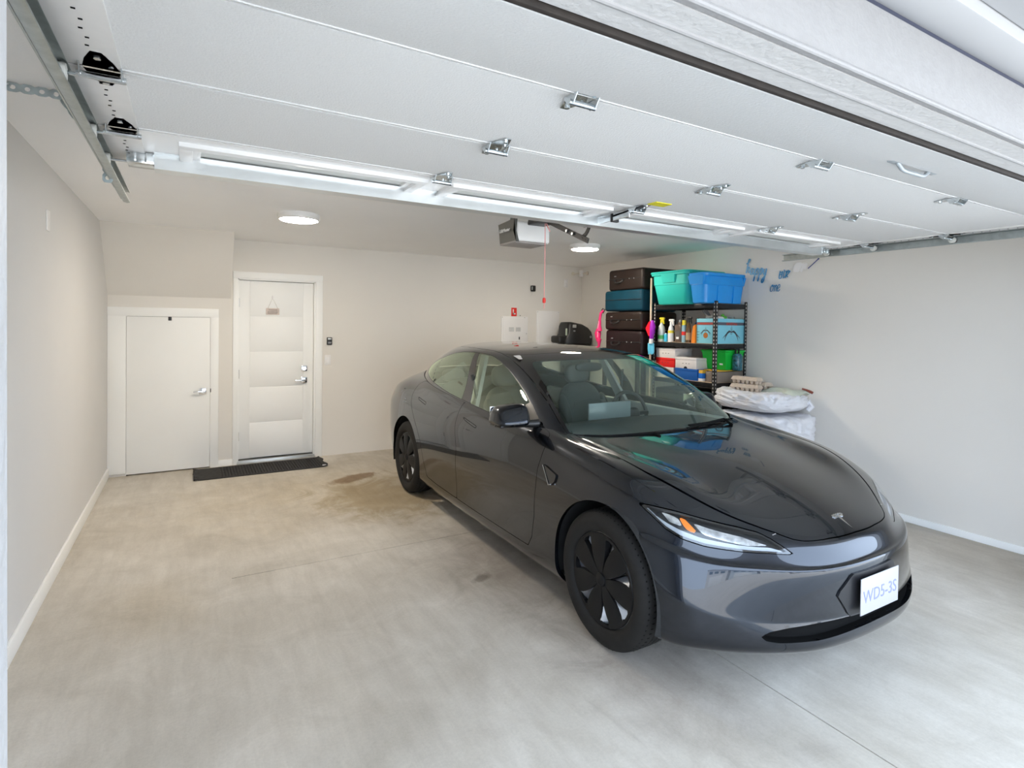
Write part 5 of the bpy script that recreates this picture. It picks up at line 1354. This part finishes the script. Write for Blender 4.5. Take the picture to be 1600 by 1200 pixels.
# bumper seam beside the headlight
for s_ in (-1, 1):
    q, _ = SB.region(side(bodyp, s_), polyf(MTB, [(1.71, 6.60), (1.69, 6.62), (1.54, 6.93), (1.56, 6.95), (1.58, 6.93), (1.72, 6.62)]), 0)
    if q: SB.mesh('bumper_seam', q, M_chrome, car, off=-.0006, flange=0)

# ---------------- glasshouse
gp = SG.polys
P_SIDE = [(6.20, .05), (6.10, .50), (6.04, .92), (6.08, 1.4), (6.2, 1.85), (6.32, 2.3), (6.55, 2.72), (6.95, 3.0), (7.45, 3.16), (8.1, 3.22), (8.7, 3.08), (9.2, 2.84), (9.65, 2.45), (10.05, 1.98), (10.4, 1.45), (10.62, 1.02), (10.55, .72), (10.2, .48), (9.33, .26), (8.5, .10), (7.6, .03), (6.8, .02)]
P_ROOF = [(-2, -.2), (4.86, -.2), (4.95, .4), (5.0, 1.04), (5.18, 1.5), (5.36, 2.0), (5.55, 2.5), (5.82, 3.02), (6.3, 3.38), (7.0, 3.60), (8.17, 3.74), (9.3, 3.72), (10.3, 3.5), (11.1, 3.05), (11.7, 2.3), (12.1, 1.5), (12.5, .7), (12.8, -.2), (16, -.2), (16, 5.5), (-2, 5.5)]
P_WIND = [(-2, 2.67), (1.3, 2.70), (3.3, 2.72), (3.9, 2.70), (4.22, 2.56), (4.36, 2.25), (4.50, 1.8), (4.56, 1.2), (4.55, .6), (4.45, .10), (4.3, .04), (2.5, .06), (-2, .10)]
sideg, gp = SG.region(gp, polyf(MTG, P_SIDE), 0)
roof, gp = SG.region(gp, polyf(MTG, P_ROOF), .0025)
SG.mesh('roof_rail', gp, M_paint, car, flange=.02)
wind, rest = SG.region(roof, polyf(MTG, P_WIND), 0)
SG.mesh('windshield', wind, G_wind, car, flange=0)
# split the black glazing: front frame, roof glass, rear window
P_FRONT = [(-2, -.3), (5.6, -.3), (6.2, 3.32), (5.0, 3.25), (3, 3.22), (-2, 3.22)]
P_REAR = [(11.3, 2.0), (11.2, 3.12), (12.5, 3.15), (16, 3.15), (16, -.3), (12.0, -.3)]
fr_, rest = SG.region(rest, polyf(MTG, P_FRONT), .0012)
rw_, rest = SG.region(rest, polyf(MTG, P_REAR), .0012)
SG.mesh('windshield_frame', fr_, M_gloss, car, flange=.006)
SG.mesh('roof_glass', rest, M_gloss, car, flange=.006)
SG.mesh('rear_window', rw_, glassmat('privacy_glass', (.22, .25, .23)), car, flange=0)
# side windows: dark seal round the edge, then panes
P_B = [(7.70, 3.6), (7.93, 3.6), (8.13, .2), (8.15, -.3), (7.88, -.3), (7.90, .2)]
P_Q = [(9.88, 2.6), (9.93, 2.6), (9.34, .0), (9.29, .0)]
sg2 = lambda pol, s_: SG.clip(pol, SG.field(lambda P, M: P[:, 1]*s_))[0]
for s_ in (-1, 1):
    q = sg2(sideg, s_)
    glass, seal = SG.clip(q, SG.field(polyf(MTG, P_SIDE))-.009)
    SG.mesh('window_seal', seal, M_trimb, car, flange=.01)
    bp_, glass = SG.region(glass, polyf(MTG, P_B), .0015)
    SG.mesh('pillar_cover', bp_, mat('pillar_gloss', (.035, .03, .03), rough=.12, coat=.3), car, flange=.005)
    qd, glass = SG.region(glass, polyf(MTG, P_Q), 0)
    SG.mesh('quarter_divider', qd, M_trimb, car, flange=.005)
    P3, UV3, m3 = SG.arr()
    def cen_m(p): return np.mean([m3[i] for i in p])
    fw = [p for p in glass if cen_m(p) < 7.95]; ot = [p for p in glass if cen_m(p) >= 7.95]
    def leftq(p):
        c_ = np.mean([SG.UV[i][1] for i in p]); mm = cen_m(p); return mm > 9.31+(c_-0)*(.59/2.6)
    qw = [p for p in ot if leftq(p)]; rw2 = [p for p in ot if not leftq(p)]
    P_TRI = [(6.0, -.2), (6.0, 1.1), (6.28, .9), (6.55, .45), (6.62, -.2)]
    tri, fw = SG.region(fw, polyf(MTG, P_TRI), 0)
    SG.mesh('mirror_sail', tri, M_trimb, doors['front_door', s_], flange=.004)
    SG.mesh('side_window', fw, G_side, doors['front_door', s_], flange=0)
    SG.mesh('side_window', rw2, G_side, doors['rear_door', s_], flange=0)
    SG.mesh('quarter_window', qw, G_side, car, flange=0)

# cowl strip between hood and windshield, wipers
k = MB()
top = []; 
for m_ in np.linspace(-4.3, 4.3, 41):
    j = np.argmin(abs(((ub_-(m_ % 28)+14) % 28)-14)); j2 = np.argmin(abs(((ug_-(m_ % 28)+14) % 28)-14))
    top.append((Vector(B_[-3, j])-Vector((0, 0, .012)), Vector(GG_[1, j2])+Vector((-.01, 0, -.012))))
V = [p for a in top for p in a]; k.add(V, [(2*i, 2*i+2, 2*i+3, 2*i+1) for i in range(len(top)-1)]); k.build('cowl', M_trimb, car, org=(0, 0, 0))
def on_glass(m_, v_, lift=.0):
    j = np.argmin(abs(((ug_-(m_ % 28)+14) % 28)-14)); i = np.argmin(abs(vg_-v_)); return Vector(GG_[i, j])+Vector(NG_[i, j])*lift
for ms, arm in (([24.6, 25.6, 26.6, 27.5], 24.4), ([27.6, 28.8, 30.2, 31.4], 27.4)):
    k = MB(); pts = [on_glass(m_, (.04+.035*i) if ms[0] < 27 else .02, .012 if ms[0] < 27 else .004) for i, m_ in enumerate(ms)]
    k.tube(pts, .006, 6); k.tube([p+Vector((.012, 0, -.004)) for p in pts], .004, 6)
    p0 = on_glass(ms[1], .0, .004)+Vector((.07, 0, -.005)); k.tube([p0, pts[1]+Vector((.02, 0, .008)), pts[2]], [.010, .007, .006], 8)
    k.build('wiper', mat('wiper_rubber', (.008, .008, .008), rough=.9, spec=.1), car, org=(0, 0, 0))
# emblem on the nose, stylised T as on the car
def on_body(lx, ly, lift=0):
    P = B_[B_.shape[0]//2:].reshape(-1, 3); N = NB_[B_.shape[0]//2:].reshape(-1, 3)
    d = (P[:, 0]-lx)**2+(P[:, 1]-ly)**2; idx = np.argsort(d)[:4]; w = 1/(d[idx]+1e-7); w /= w.sum()
    return Vector((P[idx]*w[:, None]).sum(0))+Vector((N[idx]*w[:, None]).sum(0)).normalized()*lift
def emblem():
    k = MB()
    def patch(pts):
        V = [on_body(3.548+a, b, .0035) for a, b in pts]; V2 = [on_body(3.548+a, b, .0005) for a, b in pts]; n = len(pts)
        k.add(V+V2, [tuple(range(n))]+[(i, (i+1) % n, n+(i+1) % n, n+i) for i in range(n)])
    h_ = .040
    tp = [(-h_+.006*(abs(y)/.04)**2, y) for y in np.linspace(-.042, .042, 11)]
    lo = [(-h_+.006+.006*(abs(y)/.04)**2, y) for y in np.linspace(.042, -.042, 11)]
    patch(tp+lo)
    patch([(-.030, -.038), (-.030, -.008), (-.026, -.006), (.040, 0), (-.026, .006), (-.030, .008), (-.030, .038), (-.019, .034), (-.0185, .020), (-.022, .013), (-.020, .007), (.042, .0), (-.020, -.007), (-.022, -.013), (-.0185, -.020), (-.019, -.034)][:0] or [(-.030, -.009), (-.030, .009), (.042, 0)])
    for s_ in (-1, 1): patch([(-.0305, s_*.008), (-.0285, s_*.036), (-.018, s_*.031), (-.0195, s_*.019), (-.022, s_*.011)])
    k.build('emblem', M_chrome, car, org=(0, 0, 0), smooth=0)
emblem()
# licence plate on its black holder
HEX = np.array([(-.262, .452), (-.170, .528), (.155, .532), (.19, .47), (.165, .345), (-.175, .340)])
q_, _ = SB.region(bodyp, lambda P, M: np.where(P[:, 0] > 3.3, sdpoly(P[:, 1:3], HEX), -1.0), 0)
SB.mesh('plate_holder', q_, mat('holder_black', (.012, .012, .014), rough=.35), car, off=-.007, flange=.012)
pl = MB().box(3.712, 3.716, -.155, .155, .352, .512, .0015).build('license_plate', mat('plate_white', (.40, .39, .41), rough=.5), car, org=(0, 0, 0))
M_plt = mat('plate_faded_blue', (.20, .22, .38), rough=.5)
text_mesh('WD5-3S', .078, M_plt, 'plate_lettering', pl, (3.7165, 0, .425), (0, 1, 0), (0, 0, 1), .0004)
# side repeater camera on the front fender
for s_ in (-1, 1):
    q, _ = SB.region(side(bodyp, s_), polyf(MTB, [(6.13, 5.95), (5.84, 5.62), (5.86, 5.25), (5.97, 4.98)]), 0)
    rp = SB.mesh('side_camera', q, M_gloss, car, off=-.010, flange=.012)
    k = MB()
    a_ = Vector((2.36, s_*.912, .790)); b_ = Vector((2.44, s_*.926, .698)); c_ = Vector((2.462, s_*.926, .705))
    k.tube([a_, b_, c_], .0035, 6); k.build('chrome_edge', M_chrome, rp, org=(0, 0, 0))
# mirrors (the far one is folded in against the glass)
def fold(v, s_):
    if s_ < 0: return v
    q = Matrix.Rotation(math.radians(76), 3, 'Z'); c_ = Vector((2.13, .885, 0)); return c_+q @ (v-c_)+Vector((-.13, .035, -.035))
for s_ in (-1, 1):
    d_ = doors['front_door', s_]
    k = MB()
    bm = bmesh.new(); bmesh.ops.create_cube(bm, size=2); bmesh.ops.subdivide_edges(bm, edges=bm.edges[:], cuts=10, use_grid_fill=True)
    for v in bm.verts:
        a = v.co.copy(); e = 3.6; a /= (abs(a.x)**e+abs(a.y)**e+abs(a.z)**e)**(1/e)
        # x forward, y outward, z up: outer end lower and rearward, rounded nose
        tp_ = (a.z+1)/2
        x = 2.085+a.x*(.098-.020*tp_)-.020*a.y; y = .985+a.y*(.112-.022*tp_)-.012*tp_; z = 1.042+a.z*.066-.010*a.y*tp_
        if a.x > 0: x -= .026*a.z*a.x
        v.co = fold(Vector((x, s_*y, z)), s_)
    k.bm.free(); k.bm = bm; mi = k.build('mirror', M_paint, car, org=(0, 0, 0), smooth=180)
    k = MB()
    k.tube([Vector((2.13, s_*.80, .985)), Vector((2.12, s_*.86, .985)), Vector((2.10, s_*.93, .980)), Vector((2.085, s_*1.03, .978)), Vector((2.075, s_*1.075, .985))], [.028, .024, .018, .016, .012], 10)
    k.box(2.01, 2.15, min(s_*.90, s_*1.075), max(s_*.90, s_*1.075), .974, .992, .008)
    for v in k.bm.verts:
        if abs(v.co.y) > .88: v.co = fold(v.co.copy(), s_)
    k.build('mirror_arm', M_trimb, mi, org=(0, 0, 0), smooth=60)
    k = MB().box(1.989, 1.996, min(s_*.905, s_*1.065), max(s_*.905, s_*1.065), .995, 1.085, .003)
    for v in k.bm.verts: v.co = fold(v.co.copy(), s_)
    k.build('mirror_glass', M_chrome, mi, org=(0, 0, 0))
# wheel wells and underbody
for cx in (2.875, 0.0):
    for s_ in (-1, 1):
        k = MB(); R_ = .386; V = []; F = []; n = 28
        prof = [(.900, R_), (.88, R_+.015), (.56, R_+.01), (.55, .02)]
        for (y, r) in prof:
            for i in range(n+1):
                a = math.radians(-15+211*i/n); V.append((cx+r*math.cos(a), s_*y, .335+r*math.sin(a)))
        for j in range(len(prof)-1):
            for i in range(n): F.append((j*(n+1)+i, j*(n+1)+i+1, (j+1)*(n+1)+i+1, (j+1)*(n+1)+i))
        k.add(V, F); k.build('wheel_well', M_liner, car, org=(0, 0, 0), smooth=60)
k = MB(); k.box(-.80, -.42, -.62, .62, .22, .25, .01); k.box(-.42, .42, -.54, .54, .19, .22, .01); k.box(.42, 2.45, -.84, .84, .165, .19, .01); k.box(2.45, 3.3, -.54, .54, .18, .21, .01); k.box(3.3, 3.50, -.50, .50, .225, .24, .005)
k.build('underbody', M_liner, car, org=(0, 0, 0))
# skirt line under the doors
# ---------------- wheels
M_tire = mat('tyre_rubber', (.012, .011, .010), rough=.75, noise=.15, scale=30, spec=.3)
M_cover = mat('wheel_cover_satin', (.006, .006, .0065), rough=.45, noise=.08, scale=30, spec=.22)
M_rimd = mat('wheel_dark_metal', (.62, .65, .70), rough=.35, metal=.85)
def wheel(cx, s_, front):
    R0 = .334; yo = .912                     # outer face of the tyre
    def Y(h): return s_*(yo-h)
    def lathe(k, prof, n=72):                # prof (r, inset from the outer face)
        V = []; F = []; m_ = len(prof)
        for (r, h) in prof:
            for i in range(n): a = 2*PI*i/n; V.append((cx+r*math.cos(a), Y(h), R0+r*math.sin(a)))
        for j in range(m_-1):
            for i in range(n): F.append((j*n+i, j*n+(i+1) % n, (j+1)*n+(i+1) % n, (j+1)*n+i))
        k.add(V, F); return k
    w = lathe(MB(), [(.228, .032), (.226, .06), (.215, .09), (.210, .17), (.225, .21), (.232, .225)]).build('wheel', M_rimd, car, org=(0, 0, 0), smooth=50)
    lathe(MB(), [(.2285, .030), (.236, .014), (.250, .006), (.272, .000), (.295, .002), (.312, .010), (.324, .022), (.3305, .036), (.3335, .060), (.3335, .086), (.329, .088), (.329, .094), (.334, .096), (.334, .116), (.329, .118), (.329, .124), (.334, .126), (.334, .146), (.329, .148), (.329, .154), (.3335, .156), (.3325, .190), (.326, .208), (.30, .228), (.235, .235), (.225, .225)]).build('tire', M_tire, w, org=(0, 0, 0), smooth=50)
    k = MB()                                 # shoulder tread grooves
    n = 72
    for i in range(n):
        a = 2*PI*i/n; da = .010
        for (r0, h0, r1, h1, sk) in ((.3245, .022, .334, .060, .03),):
            V = []
            for (r, h, sh_) in ((r0, h0, 0), (r1, h1, sk)):
                for q in (-da, da): V.append((cx+(r+.0008)*math.cos(a+q+sh_), Y(h), R0+(r+.0008)*math.sin(a+q+sh_)))
            k.add(V, [(0, 1, 3, 2)])
    k.build('tread_groove', M_dark, w, org=(0, 0, 0), smooth=0)
    k = lathe(MB(), [(.229, .030), (.2285, .024), (.2255, .023), (.224, .027)]); k.build('rim_edge', mat('rim_edge_grey', (.30, .30, .31), rough=.3, metal=.7), w, org=(0, 0, 0))
    # aero cover: seven blades with turbine slots between them
    NBL = 7; k = MB(); off = math.radians(125 if s_ < 0 else 55)
    for b in range(NBL):
        c0 = off+2*PI*b/NBL*(1)
        nr, nt_ = 9, 12; V = []; F = []
        for i in range(nr+1):
            r = .034+(.2245-.034)*i/nr; t = i/nr
            half = .07+.235*t**1.15 if t < .965 else .30*max(0,(1-t)/.035)+.0
            gap_l = half*.62*(.35+.65*t); gap_r = half*.62*(.35+.65*t)
            a0 = c0+gap_l; a1 = c0+2*PI/NBL-gap_r
            if t > .93: 
                e = (t-.93)/.07; a0 = c0+gap_l*(1-e*.0); a1 = a1
            for j in range(nt_+1):
                u = j/nt_; a = a0+(a1-a0)*u
                h = .012+.016*abs(t-.35)**1.5+.006*(1-4*(u-.5)**2)*-1*t
                V.append((cx+r*math.cos(a), Y(h), R0+r*math.sin(a)))
        q_ = nt_+1
        for i in range(nr):
            for j in range(nt_): F.append((i*q_+j, i*q_+j+1, (i+1)*q_+j+1, (i+1)*q_+j))
        n0 = len(V)
        edge = [i*q_ for i in range(nr+1)]; edge2 = [i*q_+nt_ for i in range(nr+1)]
        for E_, sg_ in ((edge, -1), (edge2, 1)):
            base = len(V)
            for e in E_: x, y, z = V[e]; V.append((x, y-s_*.028, z))
            for i in range(nr): F.append((E_[i], E_[i+1], base+i+1, base+i))
        k.add(V, F)
    lathe(k, [(.2245, .0165), (.2275, .020), (.2275, .030)])
    lathe(k, [(.2105, .0185), (.2245, .0165)])
    k.build('wheel_cover', M_cover, w, org=(0, 0, 0), smooth=35)
    k = MB()                                 # sloping spoke faces seen through the slots
    for b in range(NBL):
        c0 = off+2*PI*b/NBL
        V = []; 
        for i in range(7):
            r = .045+.172*i/6; hw = .05+.125*i/6
            V += [(cx+r*math.cos(c0-hw), Y(.017), R0+r*math.sin(c0-hw)), (cx+r*math.cos(c0+hw*.35), Y(.052), R0+r*math.sin(c0+hw*.35))]
        k.add(V, [(2*i, 2*i+2, 2*i+3, 2*i+1) for i in range(6)])
    k.build('spoke', M_rimd, w, org=(0, 0, 0), smooth=60)
    k = MB(); lathe(k, [(.0005, .004), (.026, .005), (.032, .009), (.034, .016), (.036, .03)], 32); k.build('centre_cap', M_cover, w, org=(0, 0, 0))
    k = lathe(MB(), [(.02, .075), (.17, .078), (.172, .095), (.02, .098)]); k.build('brake_disc', mat('brake_steel', (.3, .3, .3), rough=.4, metal=.9), w, org=(0, 0, 0))
for cx, fr in ((2.875, True), (0.0, False)):
    for s_ in (-1, 1): wheel(cx, s_, fr)

# ---------------- cabin
M_seat = mat('seat_black_leather', (.075, .082, .080), rough=.5, noise=.1, scale=20); M_int = mat('interior_dark', (.07, .075, .075), rough=.6)
M_intl = mat('interior_light', (.55, .56, .53), rough=.7)
def soft(k, cx, cy, cz, ax, ay, az, e=3.0, tilt=0, n=10, piv=None):
    bm = bmesh.new(); bmesh.ops.create_cube(bm, size=2); bmesh.ops.subdivide_edges(bm, edges=bm.edges[:], cuts=n, use_grid_fill=True)
    q = Matrix.Rotation(tilt, 3, 'Y')
    for v in bm.verts:
        a = v.co.copy(); a /= (abs(a.x)**e+abs(a.y)**e+abs(a.z)**e)**(1/e)
        v.co = Vector((cx, cy, cz))+q @ Vector((a.x*ax, a.y*ay, a.z*az))
    me = bpy.data.meshes.new('t'); bm.to_mesh(me); bm.free(); k.bm.from_mesh(me); bpy.data.meshes.remove(me)
for s_ in (-1, 1):
    k = MB(); y = s_*.37
    soft(k, 1.38, y, .50, .27, .25, .09); soft(k, 1.06, y, .78, .075, .235, .32, 2.8, -.32); soft(k, 1.11, y+.215, .74, .06, .045, .26, 2.5, -.32); soft(k, 1.11, y-.215, .74, .06, .045, .26, 2.5, -.32)
    st = k.build('front_seat', M_seat, car, org=(0, 0, 0), smooth=180)
    k = MB(); soft(k, .945, y, 1.16, .055, .125, .095, 2.8, -.15); k.tube([(.955, y-.04, 1.02), (.95, y-.04, 1.12)], .008, 6); k.tube([(.955, y+.04, 1.02), (.95, y+.04, 1.12)], .008, 6); k.build('headrest', M_seat, st, org=(0, 0, 0), smooth=180)
    k = MB(); k.tube([(1.17, y-.19, .86), (1.155, y-.17, .93), (1.13, y, .96), (1.155, y+.17, .93), (1.17, y+.19, .86)], .004, 5); k.build('seat_piping', mat('piping_grey', (.09, .095, .095), rough=.5), st, org=(0, 0, 0))
k = MB(); soft(k, .30, 0, .48, .26, .60, .09); soft(k, .02, 0, .80, .07, .60, .28, 3, -.38); rs = k.build('rear_seat', M_seat, car, org=(0, 0, 0), smooth=180)
for y in (-.38, .38):
    k = MB(); soft(k, -.10, y, 1.08, .045, .12, .065, 2.8, -.2); k.build('headrest', M_seat, rs, org=(0, 0, 0), smooth=180)
k = MB(); k.box(-.5, 2.5, -.80, .80, .24, .30); k.box(2.36, 2.5, -.76, .76, .30, .86); k.box(-.56, -.50, -.6, .6, .3, .95); k.build('cabin_floor', M_int, car, org=(0, 0, 0))
k = MB(); V = []; F = []
for y in np.linspace(-.74, .74, 9):
    c_ = .03*(y/.74)**2
    V += [(2.40-c_*4, y, .915), (2.10-c_*2, y, .945-c_), (1.90-c_, y, .925-c_), (1.84-c_, y, .86), (1.90, y, .62)]
for i in range(8):
    for j in range(4): F.append((i*5+j, (i+1)*5+j, (i+1)*5+j+1, i*5+j+1))
k.add(V, F); db = k.build('dashboard', M_int, car, org=(0, 0, 0))
k = MB(); k.box(1.815, 1.83, -.17, .23, .80, 1.03, .008); q = k.build('screen', mat('screen_glass', (.22, .25, .25), rough=.12), db, org=(0, 0, 0))
k = MB(); k.tube([(1.66+.045*math.sin(a)*-1, .37+.175*math.cos(a), .90+.165*math.sin(a)) for a in np.linspace(0, 2*PI, 33)[:-1]], .015, 8, closed=True); k.box(1.66, 1.70, .20, .54, .885, .915, .008); soft(k, 1.69, .37, .89, .03, .07, .06)
k.build('steering_wheel', M_black, car, org=(0, 0, 0))
k = MB(); k.box(1.0, 1.85, -.10, .10, .30, .58, .03); k.build('centre_console', M_int, car, org=(0, 0, 0))
for s_ in (-1, 1):
    k = MB(); k.box(-.1, 2.25, min(s_*.74, s_*.79), max(s_*.74, s_*.79), .30, .93, .02); k.build('door_trim', M_intl if s_ < 0 else M_intl, car, org=(0, 0, 0))
    k = MB(); k.prism([(1.20, s_*.785, .90), (1.08, s_*.785, .90), (.95, s_*.60, 1.35), (1.03, s_*.60, 1.35)], (0, -s_*.03, 0)); k.build('pillar_trim', M_intl, car, org=(0, 0, 0))
k = MB(); k.tube([(1.60, 0, 1.36), (1.61, 0, 1.31)], .008, 6); soft(k, 1.60, 0, 1.275, .02, .125, .035, 3); k.build('rearview_mirror', M_black, car, org=(0, 0, 0))
for s_ in (-1, 1):
    k = MB(); k.tube([(1.12, s_*.765, 1.20), (1.16, s_*.70, .85), (1.22, s_*.60, .50)], .012, 4); k.build('seat_belt', M_black, car, org=(0, 0, 0))
# parking stickers at the windshield corner
k = MB(); p = on_glass(4.95, 3.05, .002); k.add([p+Vector(q) for q in ((.05, -.03, -.012), (.045, .03, -.010), (-.03, .02, .014), (-.035, -.03, .010))], [(0, 1, 2, 3)]); k.build('sticker', M_white, car, org=(0, 0, 0), label='small white sticker at the top of the windshield')

# ------------------------------------------------------------------ houses across the street, mirrored in the bumper
for i, (x, w_, h_, col) in enumerate(((-14, 8, 7.5, (.75, .74, .72)), (-5.5, 8, 7, (.62, .68, .72)), (3, 8, 7.6, (.80, .79, .76)), (11.5, 8, 7, (.70, .66, .6)), (20, 8, 7.5, (.78, .78, .78)))):
    t = thing('street_house', ['pale two-storey house across the street, far left', 'bluish house across the street, left of the white one', 'white house directly across the street', 'tan house across the street, right of the white one', 'light grey house across the street, far right'][i], 'house', (x, -30, -.02), group='houses across the street')
    m_ = mat('house_siding_%d' % i, col, rough=.8, noise=.03, scale=3)
    MB().box(x-w_/2+.2, x+w_/2-.2, -36, -28, -.02, h_-1.8).build('house_walls', m_, t)
    MB().prism([(x-w_/2, -36.4, h_-1.8), (x-w_/2, -27.6, h_-1.8), (x-w_/2, -32, h_)], (w_, 0, 0)).build('roof', mat('roof_shingle', (.12, .12, .13), rough=.9, noise=.2, scale=10), t, smooth=0)
    MB().box(x-2.4, x+2.4, -28.0, -27.9, 0, 2.2, .01).build('garage_door', M_trim, t)
    for q in (-2.2, 0, 2.2): MB().box(x+q-.7, x+q+.7, -28.0, -27.92, 3.3, 4.7, .01).build('window', mat('window_dark', (.10, .16, .2), rough=.05), t)
# drop bookkeeping values
for o in bpy.data.objects:
    if '_org' in o: del o['_org']
